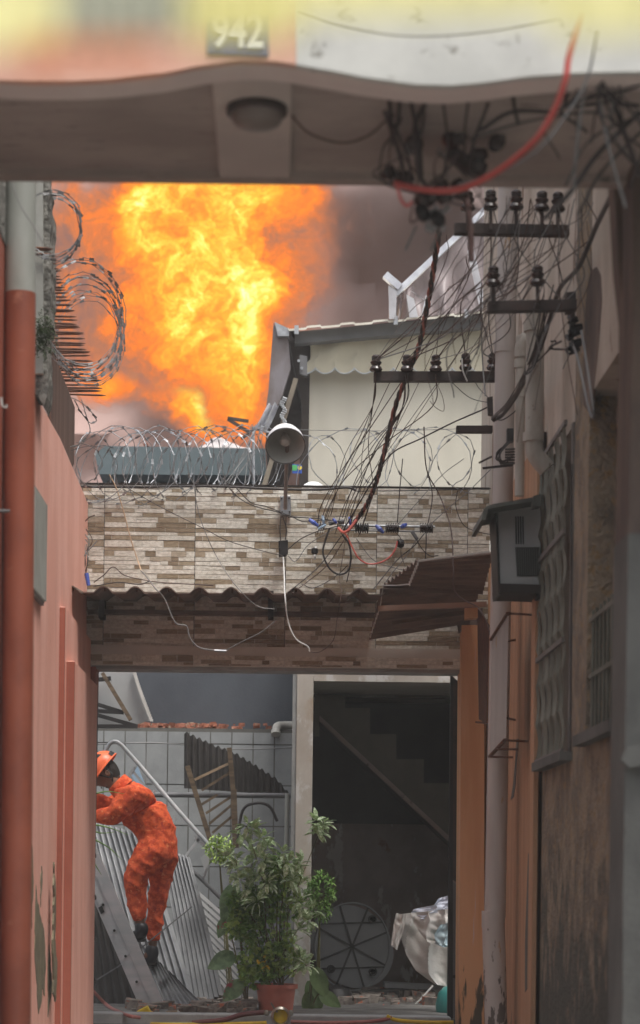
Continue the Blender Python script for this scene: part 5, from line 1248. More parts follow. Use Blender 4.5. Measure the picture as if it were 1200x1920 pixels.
# hanging cloths by the folded gate
def cloth(label, outline_l, outline_r, Y, m_, folds_, amp):
    mb = MB(); n = len(outline_l) - 1
    def f(u, v):
        i = min(int(v * n), n - 1); s_ = v * n - i
        a = Vector((*outline_l[i], 0)).lerp(Vector((*outline_l[i+1], 0)), s_); b = Vector((*outline_r[i], 0)).lerp(Vector((*outline_r[i+1], 0)), s_)
        q = a.lerp(b, u); w_ = (abs(math.sin((u + .6 * v - .5 * u * v) * folds_ * 3.5 + 1.6 * noise.noise(Vector((u * 2, v * 2, 5))))) ** .7) * amp * 1.8 + amp * .8 * noise.noise(Vector((u * 5, v * 6, folds_)))
        return P(q.x, q.y, Y) + Vector((0, w_, 0))
    mb.grid(f, 40, 40, (0, .006, 0)); return tag(mb.build('hanging_cloth', m_, smooth=True), label, 'cloth')
cloth('large off white cloth hanging in a deep drape beside the folded metal gate', [(742, 1716), (744, 1730), (750, 1750), (762, 1790), (780, 1820), (815, 1846)], [(850, 1700), (850, 1740), (850, 1770), (850, 1800), (850, 1830), (850, 1852)], 15.1, LAUNDRY, 2.6, .028)
cloth('narrow dangling corner of off white cloth at the near side of the pile', [(743, 1712), (738, 1735), (733, 1772)], [(762, 1716), (757, 1745), (745, 1782)], 15.05, LAUNDRY, 1.2, .012)
cloth('folded grey white cloth lying over the middle of the hanging pile', [(770, 1712), (778, 1735), (800, 1765), (815, 1772)], [(846, 1704), (848, 1730), (848, 1752), (846, 1768)], 14.98, LAUNDRY, 2.0, .03)
cloth('small white and blue cloth draped over the top of the off white cloth', [(775, 1705), (772, 1712), (785, 1722), (795, 1724)], [(850, 1690), (850, 1705), (850, 1712), (850, 1716)], 15.0, LAUNDRYB, 1.6, .03)
cloth('white bundled cloth at the very top of the hanging pile', [(822, 1685), (814, 1698), (812, 1708)], [(850, 1676), (852, 1694), (852, 1708)], 15.05, LAUNDRYB, 1.2, .02)
cloth('pale aqua patterned cloth tucked in the hanging off white cloth', [(825, 1735), (815, 1752), (818, 1770), (830, 1776)], [(850, 1728), (852, 1750), (852, 1768), (850, 1776)], 14.95, AQUA, 1.3, .02)
o = MB().tube([P(822, 1698, 15.2), P(870, 1694, 15.2)], .006, 6).build('clothes_line', GREYC); tag(o, 'short line carrying the hanging cloths', 'line')

# ================================================================== CROSS ARMS AND INSULATORS
def insulator(mb, c, s_=1.0, axis=(0, 0, 1)):
    prof = [(.014, -.055), (.034, -.050), (.043, -.038), (.036, -.022), (.024, -.012), (.034, -.002), (.038, .010), (.026, .020), (.020, .027), (.029, .034), (.030, .046), (.020, .056), (.0001, .058)]
    mb.lathe(c, [(r_ * s_, h * s_) for r_, h in prof], axis=axis, n=18)
def arm(label, x0, x1, y, hgt, Y, ins, pin, s_=1.0, rot=0, parts=()):
    t_ = thing('cross_arm', P((x0 + x1) / 2, y, Y), label, 'cross arm')
    MB().pp([(x0, y - hgt / 2 + rot), (x1, y - hgt / 2), (x1, y + hgt / 2), (x0, y + hgt / 2 + rot)], Y, .05).build('bar', IRON, t_, bevel=.003)
    for (x, yy) in ins:
        c = P(x, yy, Y - .02); mb = MB(); insulator(mb, c, s_); o = mb.build('insulator', PORC, t_, smooth=True)
        tw = MB(); k = s_ * .026
        tw.tube([c + Vector((k * math.cos(a) * .98, k * math.sin(a) * .98, .027 * s_)) for a in [i * 6.2832 / 14 for i in range(15)]], .0045 * s_, 5); tw.build('wire_tie', BLACKW, o)
        if pin: MB().tube([c - Vector((0, 0, .045 * s_)), P(x, y, Y - .02)], .0085, 8).build('pin', IRON, o)
    return t_
arm('topmost iron cross arm with five dark porcelain insulators under the archway beam', 852, 1068, 431, 20, 9.8, [(877, 378), (920, 376), (968, 376), (1016, 378), (1046, 380)], True, .83, -4)
arm('short iron cross arm with two tall insulators in front of the thick pipe', 915, 1082, 570, 20, 9.5, [(925, 519), (1008, 518)], True, .81, 4)
arm('long iron cross arm with five insulators sitting right on it before the cream canvas', 701, 930, 705, 19, 12.6, [(705, 682), (763, 682), (817, 682), (873, 679), (924, 679)], False, .9, 0)
t = arm('bare short iron cross arm stub left of the thick pipe', 856, 924, 804, 13, 12.5, [], False)
t = thing('arm_bracket', P(1072, 580, 9.6), 'black bracket with tangled clamps at the wall end of the short cross arm', 'bracket')
MB().pp([(1062, 548), (1080, 546), (1081, 582), (1063, 582)], 9.6, .08).build('plate', IRON, t)
mb = MB()
for k in range(16): mb.tube([P(1066 + random.uniform(-5, 12), 590 + k * 4.5, 9.6), P(1070 + random.uniform(-6, 12), 596 + k * 4.5, 9.55), P(1080 + random.uniform(-8, 10), 592 + k * 4.5, 9.6)], random.uniform(.006, .013), 6)
mb.build('clamps', BLACKP, t)
t = thing('wall_fixture', P(955, 860, 11.7), 'small black box with curled wires fixed on the thick pipe', 'fixture')
MB().pp([(951, 803), (963, 803), (963, 828), (951, 828)], 11.7, .05).build('box', BLACKP, t)
mb = MB()
for k in range(5):
    pts = [P(955 + random.uniform(-4, 4), 828, 11.7), P(935 + random.uniform(-6, 4), 850 + random.uniform(-8, 8), 11.65), P(942, 868 + random.uniform(-5, 5), 11.65), P(958 + random.uniform(-5, 8), 862 + random.uniform(-8, 8), 11.65)]
    mb.tube(smooth_path(pts, 6), .004, 5)
for k in range(6): mb.tube([P(947, 843 + k * 5, 11.66), P(966, 842 + k * 5.2, 11.66)], .006, 5)
mb.build('curled_wire', BLACKW, t)
MB().bar(P(905, 878, 11.7), P(962, 872, 11.7), .012, .012).build('rod', IRON, t); MB().bar(P(898, 868, 11.7), P(922, 856, 11.7), .010).build('rod', IRON, t)

# cluster under the archway beam
t = thing('insulator_cluster', P(840, 340, 6.9), 'blurred cluster of black insulators and clamps hanging under the archway beam', 'insulators')
for (x, y, r_) in ((832, 215, .036), (776, 272, .030), (852, 258, .032), (932, 266, .026), (896, 302, .034), (735, 328, .026), (760, 335, .022), (800, 372, .03), (830, 360, .03), (862, 355, .026), (792, 398, .022), (820, 410, .022)):
    mb = MB(); c = P(x, y, 6.7); mb.lathe(c, [(.0001, -r_ * 1.3), (r_ * .8, -r_ * 1.1), (r_, -r_ * .4), (r_ * .6, 0), (r_, r_ * .4), (r_ * .8, r_), (.0001, r_ * 1.2)], axis=rnd_dir(), n=14); mb.build('insulator', PORC if r_ > .024 else BLACKP, t, smooth=True)
MB().bar(P(838, 190, 6.75), P(850, 300, 6.75), .03, .02).build('hanger', IRON, t); MB().bar(P(850, 290, 6.75), P(905, 330, 6.75), .05, .04).build('hanger', IRON, t)
mb = MB()
for k in range(9):
    x = random.uniform(790, 850); y = random.uniform(385, 425); mb.bar(P(x, y, 6.8), P(x + random.uniform(-14, 14), y + random.uniform(8, 26), 6.8), .02, .015)
mb.build('clamps', PLATE, t)
for x in (772, 820): MB().bar(P(x + 8, 425, 6.85), P(x - 12, 470, 6.85), .008).build('rod', GREYC, t)

# ================================================================== CABLES
def cable(label, pts, r_, m_, nm='cable', n=6, cat='cable', group=None):
    o = MB().tube(smooth_path([P(*p) for p in pts], n), r_, 8 if r_ > .004 else 5).build(nm, m_, smooth=True); return tag(o, label, cat, group)
cable('thick red cable swooping across under the white end of the archway beam', [(1092, 30, 5.9), (1078, 70, 5.9), (1066, 110, 5.9), (1060, 150, 5.9), (1040, 205, 5.95), (1010, 255, 6.0), (965, 298, 6.1), (915, 332, 6.2), (865, 354, 6.3), (820, 358, 6.35), (770, 352, 6.4), (742, 344, 6.45)], .0095, REDC)
cable('short red wire bent in a hook at the end of the thick red cable', [(745, 350, 6.4), (752, 375, 6.4), (764, 386, 6.4), (772, 378, 6.4)], .005, REDC, 'wire')
cable('grey cable running beside the thick red cable', [(1120, 60, 5.95), (1100, 150, 6.0), (1055, 225, 6.05), (1010, 280, 6.1), (960, 312, 6.2), (900, 335, 6.3), (860, 345, 6.4)], .004, GREYC)
cable('dark thin wire sagging below the soffit beside the bulkhead lamp', [(545, 215, 6.5), (580, 250, 6.5), (640, 268, 6.5), (690, 255, 6.5), (722, 228, 6.5), (740, 215, 6.5)], .0035, BROWNW, 'wire')
cable('thin dark wire sagging over the white end of the archway beam', [(560, 25, 6.0), (640, 50, 6.0), (760, 68, 6.0), (900, 62, 6.0), (1050, 38, 6.0)], .0025, GREYC, 'wire')
# black wires dropping from the beam into the cluster
for k, (x, y0, x2, y2) in enumerate(((728, 190, 735, 270), (750, 190, 738, 260), (768, 192, 790, 330), (795, 192, 790, 250), (805, 195, 775, 270), (880, 190, 872, 300), (915, 210, 880, 330), (960, 185, 975, 240), (722, 225, 760, 340), (740, 250, 770, 350), (780, 290, 810, 360), (860, 300, 800, 350), (830, 200, 828, 350))):
    cable('blurred black wire dropping from the archway beam into the insulator cluster', [(x, y0 - 15, 6.3), ((x + x2) / 2 + random.uniform(-12, 12), (y0 + y2) / 2, 6.5), (x2, y2, 6.65)], random.choice((.004, .0055, .007)), BLACKW, 'drop_wire', 6, 'wire', 'black wires dropping into the insulator cluster')
for k in range(12):
    x = random.uniform(730, 880); y = random.uniform(200, 340); dx = random.uniform(-60, 60); dy = random.uniform(20, 90)
    cable('blurred curly loose wire of the insulator cluster', [(x, y, 6.6), (x + dx * .4 + random.uniform(-15, 15), y + dy * .3, 6.55), (x + dx, y + dy, 6.7), (820, 372, 6.8)], random.uniform(.002, .0035), random.choice((BLACKW, BLACKW, BROWNW, GREYC)), 'loose_wire', 6, 'wire', 'curly loose wires of the insulator cluster')
# black mess at the upper right, toward the column
for k, pts in enumerate(([(1085, 60), (1120, 150), (1160, 240), (1240, 300)], [(1100, 80), (1135, 180), (1200, 200)], [(1140, 60), (1165, 120), (1215, 190)], [(1070, 90), (1130, 110), (1200, 60)], [(880, 262), (960, 235), (1060, 215), (1130, 215), (1180, 260)], [(900, 245), (960, 210), (1040, 210)], [(1200, 210), (1120, 290), (1070, 360), (1020, 410)], [(1220, 230), (1130, 320), (1085, 400)], [(1240, 200), (1110, 260), (1060, 350)], [(1160, 130), (1100, 160), (1060, 200), (1080, 130), (1110, 80)], [(1200, 330), (1140, 160), (1110, 50)], [(1080, 200), (1180, 180), (1230, 120)])):
    cable('blurred black wire in the snarl beside the top of the archway column', [(x, y, 6.25 + .05 * (k % 4)) for x, y in pts], (.004, .006, .008, .005)[k % 4], BLACKW, 'snarl_wire', 8, 'wire', 'snarl of black wires by the archway column')
# twisted bundle
tb_ = smooth_path([P(*p) for p in [(828, 395, 10.8), (822, 440, 11.2), (812, 510, 11.6), (800, 580, 12.0), (785, 650, 12.4), (765, 700, 12.7), (742, 760, 13.0), (720, 850, 13.4), (705, 905, 13.6), (688, 945, 13.75), (668, 975, 13.85), (650, 996, 13.9)]], 14)
for lab, ph, m_ in (('coral red strand of the twisted power cable hanging across the cream canvas', 0, mat('dusty_red_cable', (.46, .17, .13), (.33, .12, .10), bump=0)), ('black strand of the twisted power cable hanging across the cream canvas', 2.1, BROWNW), ('second black strand of the twisted power cable, wound around the coral red one', 4.2, BLACKW)):
    pts = []
    for i, c in enumerate(tb_):
        a = i * .62 + ph; pts.append(c + Vector((math.cos(a) * .0095, math.sin(a) * .0095, 0)))
    pp2 = smooth_path(pts, 3); tag(MB().tube(pp2, .0078, 7).build('twisted_cable', m_, smooth=True), lab, 'cable')
cable('dark reddish bound bundle of wires hanging before the near end of the topmost cross arm', [(868, 330, 8.0), (876, 380, 8.0), (882, 430, 8.0), (884, 490, 8.0)], .012, mat('bound_dark_cable', (.10, .05, .045), (.06, .035, .03), bump=.3, bsc=120), 'bound_cable')
# thin brown wires fanning down from the cross arms to the wall rack
ORD = ('first', 'second', 'third', 'fourth', 'last')
def cname(m_): return {BROWNW: 'brown', BLACKW: 'black', GREYC: 'grey'}[m_]
grp = 'thin wires fanning down to the wall rack'
tops = [(705, 700, 0), (708, 702, 0), (765, 700, 1), (760, 705, 1), (817, 702, 2), (873, 700, 3)]
for k in range(17):
    m_ = random.choice((BROWNW, BROWNW, BLACKW)); rad_ = random.choice((.0020, .0026, .0032))
    if k < 12: tx, ty, w_ = random.choice(tops[:4] if k < 9 else tops); lab_ = "thin %s wire from the long arm's %s insulator to the reel rack" % (cname(m_), ORD[w_])
    else: tx, ty = random.uniform(820, 900), random.uniform(440, 600); lab_ = 'thin %s wire from the short cross arm down past the cream canvas to the reel rack' % cname(m_)
    Yt = 12.5; ex, ey = random.uniform(590, 680), random.uniform(965, 1010)
    mx = tx + (ex - tx) * .45 + random.uniform(-14, 10); my = ty + (ey - ty) * .5
    cable(lab_, [(tx, ty, Yt), (tx - 6, ty + 60, Yt + .2), (mx, my, 13.2), (ex + 20, ey - 60, 13.7), (ex, ey, 13.88)], rad_, m_, 'thin_wire', 7, 'wire', grp)
grp = 'loose wires slung between the cross arms'
SA = ((920, 370, "topmost arm's second insulator", 9.78), (968, 370, "topmost arm's third insulator", 9.78), (1016, 372, "topmost arm's fourth insulator", 9.78), (1046, 372, "topmost arm's last insulator", 9.78), (925, 508, "short arm's first insulator", 9.48), (1008, 508, "short arm's last insulator", 9.48))
SB = ((705, 675, "long arm's first insulator"), (763, 675, "long arm's second insulator"), (817, 675, "long arm's third insulator"), (873, 672, "long arm's fourth insulator"), (924, 672, "long arm's last insulator"))
for k in range(22):
    x0, y0, n0, Ya = SA[(k * 5) % 6]; x1, y1_, n1_ = SB[(k * 3 + k // 6) % 5]; m_ = random.choice((BROWNW, BLACKW, BROWNW, GREYC))
    sag = random.uniform(10, 60); mx, my = (x0 + x1) / 2 + random.uniform(-15, 15), (y0 + y1_) / 2 + sag
    cable('%s wire from the %s to the %s' % (cname(m_), n0, n1_), [(x0, y0, Ya), (mx + 20, my - 30, 10.8), (mx - 30, my + 15, 11.8), (x1, y1_, 12.5)], random.choice((.002, .0026, .0034)), m_, 'slung_wire', 7, 'wire', grp)
# traced individual ones
cable('dark wire rising from the rack to the clamp left of the thick pipe', [(640, 1000, 13.8), (700, 900, 13.5), (735, 850, 13.3), (790, 822, 13.0), (850, 792, 12.7), (905, 768, 12.4), (922, 758, 12.3)], .0045, BLACKW)
cable('thick dark cable running from the snarl down to the clamp on the thick pipe', [(1165, 330, 8.0), (1120, 420, 8.9), (1085, 500, 9.4), (1050, 540, 9.9), (1030, 600, 10.2), (1010, 660, 10.2), (975, 730, 10.9), (945, 775, 11.5), (925, 788, 11.6)], .011, BLACKW)
cable('thin loop of wire curling beside the thick pipe clamp', [(1020, 640, 10.2), (1000, 690, 10.2), (985, 700, 10.3), (1040, 645, 10.1), (1032, 640, 10.1)], .004, BLACKW, 'wire')
for k in range(7):
    cable('dark wire of the sheaf that bends down to the clamp on the thick pipe', [(1030 + random.uniform(-15, 10), 560 + random.uniform(-30, 30), 9.9), (1005 + random.uniform(-12, 8), 660 + random.uniform(-10, 10), 10.2), (965 + random.uniform(-8, 8), 745 + random.uniform(-12, 12), 11.0), (924 + random.uniform(-3, 6), 785 + random.uniform(-8, 8), 11.6)], .0032, BLACKW, 'sheaf_wire', 7, 'wire', 'sheaf of wires at the thick pipe clamp')
t = thing('pipe_clamp', P(918, 760, 11.7), 'small black wire clamp on the thick pipe above the bare cross arm stub', 'clamp')
MB().pp([(914, 745), (924, 743), (925, 778), (916, 776)], 11.75, .05).build('body', IRON, t); MB().tube(smooth_path([P(924, 780, 11.7), P(940, 788, 11.65), P(965, 772, 11.65), P(968, 764, 11.7)], 5), .0035, 5).build('loop', BLACKW, t)
cable('grey white cable hanging in a vee on the weathered wall below the bracket', [(1090, 620, 9.3), (1100, 680, 9.15), (1110, 750, 9.0), (1113, 783, 9.0), (1104, 765, 9.1), (1085, 680, 9.3), (1076, 650, 9.5)], .0055, GREYC)
cable('stiff black wire curving from the bracket to the weathered wall', [(1052, 640, 9.7), (1030, 652, 9.8), (1050, 655, 9.8), (1066, 655, 9.7)], .005, BLACKW, 'wire')
cable('pale thin cable hanging straight down left of the thick pipe', [(903, 530, 12.2), (902, 600, 12.3), (905, 680, 12.4), (910, 742, 12.3)], .0045, GREYC)
cable('long dark cable looping from the razor wire down over the stepped rusty awning', [(795, 800, 13.2), (800, 880, 13.3), (825, 930, 13.4), (845, 990, 13.0), (850, 1060, 12.5), (851, 1105, 12.5), (870, 1125, 12.5), (895, 1138, 12.4), (912, 1165, 12.2), (920, 1195, 11.9)], .004, BROWNW)
cable('thin dark wires crossing on the cream canvas above the bare cross arm stub', [(845, 715, 12.6), (880, 745, 12.6), (915, 755, 12.3)], .0025, BLACKW, 'wire')
cable('thin dark wire with a knot crossing the cream canvas to the pipe clamp', [(890, 715, 12.6), (900, 730, 12.6), (918, 748, 12.3)], .0025, BLACKW, 'wire')
cable('pale stub of cable hanging below the fourth insulator of the long cross arm', [(866, 672, 12.5), (868, 695, 12.5), (876, 715, 12.5)], .0045, WHITEC)
cable('brown wire drooping from the long cross arm in a wide loop over the cream canvas', [(817, 715, 12.6), (830, 745, 12.6), (832, 770, 12.6), (818, 765, 12.6), (806, 752, 12.7)], .002, BROWNW, 'wire')
# rack on the wall with reel insulators
t = thing('reel_insulator_rack', P(740, 990, 13.88), 'horizontal steel rack with brown reel insulators bolted to the stone print wall', 'insulator rack')
MB().tube([P(640, 985, 13.9), P(815, 988, 13.9)], .008, 8).build('rail', GALV, t)
MB().tube([P(640, 994, 13.95), P(812, 997, 13.95)], .006, 8).build('rail', GALVD, t)
for x, m_ in ((678, BLACKP), (735, PORC), (799, PORC)):
    c = P(x, 990, 13.88); prof = []
    for k in range(6): prof += [(.020, -.042 + k * .015), (.034, -.038 + k * .015), (.034, -.033 + k * .015), (.020, -.029 + k * .015)]
    MB().lathe(c, prof, axis=(1, 0, 0), n=18).build('reel_insulator', m_, t, smooth=True)
for q in ((600, 985), (622, 980), (650, 990), (640, 978)): MB().lathe(P(*q, 13.9), [(.014, -.02), (.018, 0), (.012, .02)], axis=(1, 0, .3), n=10).build('clamp', STEELP, t, smooth=True)
for k, (x, y, dx, dy, m_, lab) in enumerate(((588, 980, 8, 6, BLUEP, 'blue wire tag at the far end of the rack wires'), (606, 975, 1, 8, PALEBLUE, 'pale blue connector above the rack wires'), (604, 988, 7, -4, PALEBLUE, 'second pale blue connector among the rack wires'), (656, 977, 1, 7, BLUEP, 'blue clip where the twisted cable meets the rack'), (712, 992, 7, 7, BLUEP, 'blue connector between the black and the middle reel insulator'), (757, 986, 5, -3, BLUEP, 'round blue connector between the two brown reel insulators'), (628, 977, 3, 4, BLUEP, 'small blue clip in the middle of the rack wires'), (591, 1030, 1, -5, WHITEC, 'small white connector hanging below the rack wires'), (590, 1043, 0, 6, WHITEC, 'lowest white connector tip hanging below the rack wires'))):
    tag(MB().tube([P(x - dx, y - dy, 13.8), P(x, y, 13.79), P(x + dx, y + dy, 13.8)], [.010, .016, .009] if k in (0, 4, 5) else [.008, .010, .007], 8).build('connector', m_, smooth=True), lab, 'connector')
tag(MB().lathe(P(590, 1034, 13.8), [(.012, -.02), (.022, -.01), (.022, .015), (.01, .025)], n=12).build('black_clamp', BLACKP, smooth=True), 'black clamp on the white connector under the rack wires', 'clamp')
tag(MB().lathe(P(751, 1019, 13.82), [(.0001, -.02), (.024, -.018), (.03, 0), (.024, .018), (.0001, .02)], axis=(1, .3, 0), n=14).build('junction_knob', BLACKP, smooth=True), 'black ribbed knob at the end of the coral cable', 'knob')
tag(MB().bar(P(772, 996, 13.8), P(783, 1012, 13.8), .03, .02).build('grey_clamp', STEELP, bevel=.004), 'dark grey tilted clamp under the rack between the brown reels', 'clamp')
cable('coral red cable drooping in a smile on the stone print wall', [(640, 996, 13.8), (650, 1004, 13.8), (660, 1025, 13.8), (672, 1046, 13.8), (690, 1057, 13.8), (712, 1055, 13.8), (730, 1045, 13.8), (741, 1030, 13.8), (745, 1015, 13.8)], .0055, PINKC)
cable('dark loop of cable hanging below the rack on the stone print wall', [(618, 990, 13.82), (608, 1020, 13.82), (606, 1040, 13.82), (618, 1066, 13.82), (636, 1077, 13.82), (652, 1070, 13.82), (658, 1045, 13.82), (654, 1020, 13.82), (642, 1002, 13.82)], .0065, BLACKW)
cable('coral end of the twisted cable hooked on the rack', [(668, 975, 13.78), (655, 992, 13.76), (644, 998, 13.76), (634, 990, 13.78)], .009, PINKC)
for lab, pts, r_, m_ in (('thin wire falling from the rack wires past the wavy awning edge', [(640, 1005), (600, 1060), (560, 1095), (540, 1112)], .0035, BLACKW), ('dark wire falling from the rack wires behind the other one to the wavy awning', [(650, 1005), (615, 1058), (575, 1092), (548, 1112)], .003, BROWNW),
        ('wire from the rack down to the stepped rusty awning', [(668, 1010), (700, 1050), (740, 1065), (772, 1072)], .003, GREYC), ('dark crossing wire below the brown reels', [(796, 1000), (775, 1025), (745, 1050), (700, 1105)], .0035, BLACKW), ('grey crossing wire below the brown reels going to the awning bolts', [(783, 1008), (760, 1045), (735, 1075), (722, 1094)], .003, GREYC),
        ('black wire from the middle brown reel to the corner of the stepped awning', [(740, 996), (752, 1012), (752, 1040), (760, 1062)], .0025, BLACKW), ('black drop wire from the last brown reel to the stepped awning', [(799, 996), (799, 1020), (798, 1045), (801, 1052)], .004, BLACKW), ('black wire from the grey clamp to the last black drop wire', [(781, 1012), (792, 1030), (806, 1042), (822, 1042)], .0035, BLACKW),
        ('wire rising from the middle brown reel over the wall top', [(745, 980), (748, 940), (750, 912), (755, 860)], .0035, BLACKW), ('wire rising from the last brown reel over the wall top', [(803, 980), (810, 940), (809, 915), (800, 880)], .0035, BLACKW),
        ('diagonal wire from the last brown reel up toward the thick pipe', [(805, 985), (850, 945), (880, 920), (920, 880)], .003, GREYC), ('second diagonal wire crossing the stone print wall up to the thick pipe', [(745, 985), (780, 945), (830, 890), (870, 860)], .0025, GREYC),
        ('dark wire curving on the wall beside the thick pipe', [(858, 920), (855, 950), (870, 985), (900, 998), (920, 1002)], .003, BLACKW), ('long thin grey wire crossing the stone print wall diagonally from the razor wire', [(230, 910), (300, 950), (380, 990), (430, 1015), (500, 1035), (530, 1042)], .0028, BLACKW),
        ('dark wire running from below the razor wire to the wall lamp', [(430, 915), (450, 935), (480, 950), (520, 960), (532, 966)], .0035, BLACKW), ('second dark wire running under the razor wire to the wall lamp', [(440, 912), (470, 942), (500, 950), (545, 968), (570, 978), (605, 975)], .0035, BLACKW),
        ('fine grey wire sagging from the razor wire to below the wavy awning', [(362, 900), (372, 960), (390, 1010), (410, 1050), (440, 1095), (480, 1135), (515, 1142)], .0028, GREYC), ('dark wire arcing from the wall lamp bracket to the rack', [(540, 970), (560, 970), (600, 973), (640, 978)], .0035, BLACKW),
        ('dark wire from the black box up to the rack wires', [(540, 1030), (565, 1010), (600, 995), (640, 985)], .0035, BLACKW), ('grey wire under the black box bending to the rack wires', [(540, 1042), (555, 1052), (580, 1020), (630, 990)], .0028, GREYC), ('brown wire straggling down from the rack to the wavy awning', [(648, 1010), (640, 1060), (636, 1085), (640, 1110), (632, 1160), (625, 1200), (600, 1222), (580, 1222)], .0022, BROWNW),
        ('thin dark wire arcing low between the black box and the rack', [(565, 1095), (590, 1102), (630, 1080), (652, 1060)], .003, BLACKW), ('dark short wire hanging below the rack loop', [(660, 1045), (655, 1070), (650, 1092)], .0035, BLACKW)):
    cable(lab, [(x, y, 13.84 if y < 1095 else 12.86) for x, y in pts], r_, m_, 'wall_wire', 6, 'wire')
cable('white cable hanging in a long curve from the black box past the wavy awning', [(531, 1045, 13.85), (533, 1080, 13.3), (534, 1112, 12.86), (540, 1165, 12.86), (555, 1198, 12.86), (577, 1212, 12.86), (580, 1222, 12.86)], .0045, WHITEC)
cable('bare copper coloured wire hanging down the stone print wall', [(205, 890, 13.9), (218, 915, 13.9), (232, 960, 13.9), (245, 1010, 13.9), (258, 1050, 13.88), (265, 1070, 13.8)], .0042, TANC)
cable('pale zigzag wire dangling in front of the shaded tiles below the wavy awning', [(265, 1070, 13.8), (280, 1088, 13.1), (292, 1104, 12.86), (308, 1122, 12.86), (322, 1155, 12.86), (332, 1170, 12.86), (350, 1174, 12.86), (356, 1195, 12.86), (376, 1215, 12.86), (425, 1221, 12.86)], .0042, GREYC)
cable('thin wire hooked on the ledge by a small pale tube', [(420, 1222, 12.86), (450, 1205, 12.86), (490, 1185, 12.86), (515, 1165, 12.86)], .0025, GREYC, 'wire')
tag(MB().tube([P(402, 1220, 12.84), P(424, 1221, 12.84)], .008, 8).build('pale_tube', GALV), 'short pale tube joined to the zigzag wire', 'tube')
cable('reddish wire bent on the wall just above the wavy awning', [(176, 1092, 13.9), (195, 1078, 13.9), (212, 1063, 13.9), (232, 1078, 13.9), (262, 1086, 13.9), (300, 1092, 13.9), (400, 1098, 13.9)], .0035, BROWNW, 'wire')
cable('dark wire lying along the wavy awning top', [(175, 1100, 13.8), (220, 1092, 13.8), (260, 1096, 13.8), (280, 1090, 13.8)], .0035, BLACKW, 'wire')
cable('long black cable lying along the top of the stone print wall', [(150, 912, 13.95), (250, 913, 13.95), (400, 912, 13.93), (520, 917, 13.9), (600, 918, 13.9), (650, 914, 13.9), (668, 920, 13.9)], .0085, BLACKW)
cable('thin dark wire continuing along the wall top to the thick pipe', [(668, 921, 13.9), (760, 920, 13.9), (860, 918, 13.9), (920, 916, 13.9)], .0035, BLACKW, 'wire')
cable('thin straight support wire over the razor wire', [(560, 806, 13.95), (700, 808, 13.95), (800, 806, 13.9), (920, 802, 13.9)], .0022, GREYC, 'wire')
# tangle at the corner by the pink wall
for k in range(18):
    x = random.gauss(152, 6); y = random.gauss(1035, 20)
    cable('scrap of tangled wire in the corner between the pink wall and the stone print wall', [(x, y - 25, 13.85), (x + random.uniform(-8, 18), y, 13.8), (x + random.uniform(-10, 10), y + 30, 13.85)], random.choice((.003, .0045)), random.choice((BLACKW, GREYC, BROWNW, REDC, GREYC)), 'wire_scrap', 4, 'wire', 'tangled wire scraps in the corner by the pink wall')
tag(MB().tube([P(162, 1075, 13.75), P(166, 1098, 13.75)], [.014, .012], 10).build('blue_grip', BLUEP, smooth=True), 'dark blue plastic grip sticking up from the wavy awning corner', 'grip')
tag(MB().bar(P(142, 1060, 13.75), P(182, 1014, 13.75), .012, .006).build('pale_strip', GREYC), 'pale plastic strip sticking out of the corner wire tangle', 'strip')
cable('thin branch like wire rising from the corner tangle', [(150, 1010, 13.8), (152, 990, 13.8), (165, 972, 13.8), (178, 966, 13.8)], .0035, BROWNW, 'wire')
cable('thin wire running down the pink wall edge from the razor wire', [(155, 915, 13.9), (154, 960, 13.9), (148, 1000, 13.9), (145, 1040, 13.9)], .003, BLACKW, 'wire')
cable('pair of thin wires hanging on the flat strip of the rough wall', [(20, 335, 8.5), (38, 385, 8.5), (60, 420, 8.5), (80, 455, 8.5)], .0025, GREYC, 'wire')

# ================================================================== RAZOR WIRE on the wall top
coil('razor_wire_coil', GALV, P(168, 875, 13.9) , P(500, 868, 14.15), .225, 12, 'bright dense razor wire coil along the wall top before the slate green roof', wob=.3, rw=.0026, blade=.017, every=.085, lean=.85, strands=2)
coil('razor_wire_coil', GALV, P(560, 872, 14.1), P(925, 866, 14.0), .20, 4.5, 'stretched razor wire coil along the wall top before the cream canvas', wob=.25, rw=.0026, blade=.015, every=.10, sq=1.05, lean=1.0, strands=2)
coil('razor_wire_coil', GALVD, P(140, 868, 13.7), P(200, 878, 13.9), .12, 2.2, 'small loose razor wire loops at the pink wall corner', wob=.35, rw=.0024, blade=.013, every=.07, lean=.8)
mb = MB()
for k in range(11):
    x0 = random.uniform(468, 496); xb_ = x0 - random.uniform(-20, 75)
    mb.tube(smooth_path([P(x0, 800 + random.uniform(-8, 8), 14.15), P(x0 - 12, 845, 14.1), P(xb_, 910, 14.0)], 5), .002, 4)
tag(mb.build('wire_sheaf', GALVD), 'sheaf of bright galvanised strands gathered beside the wall lamp', 'wire')

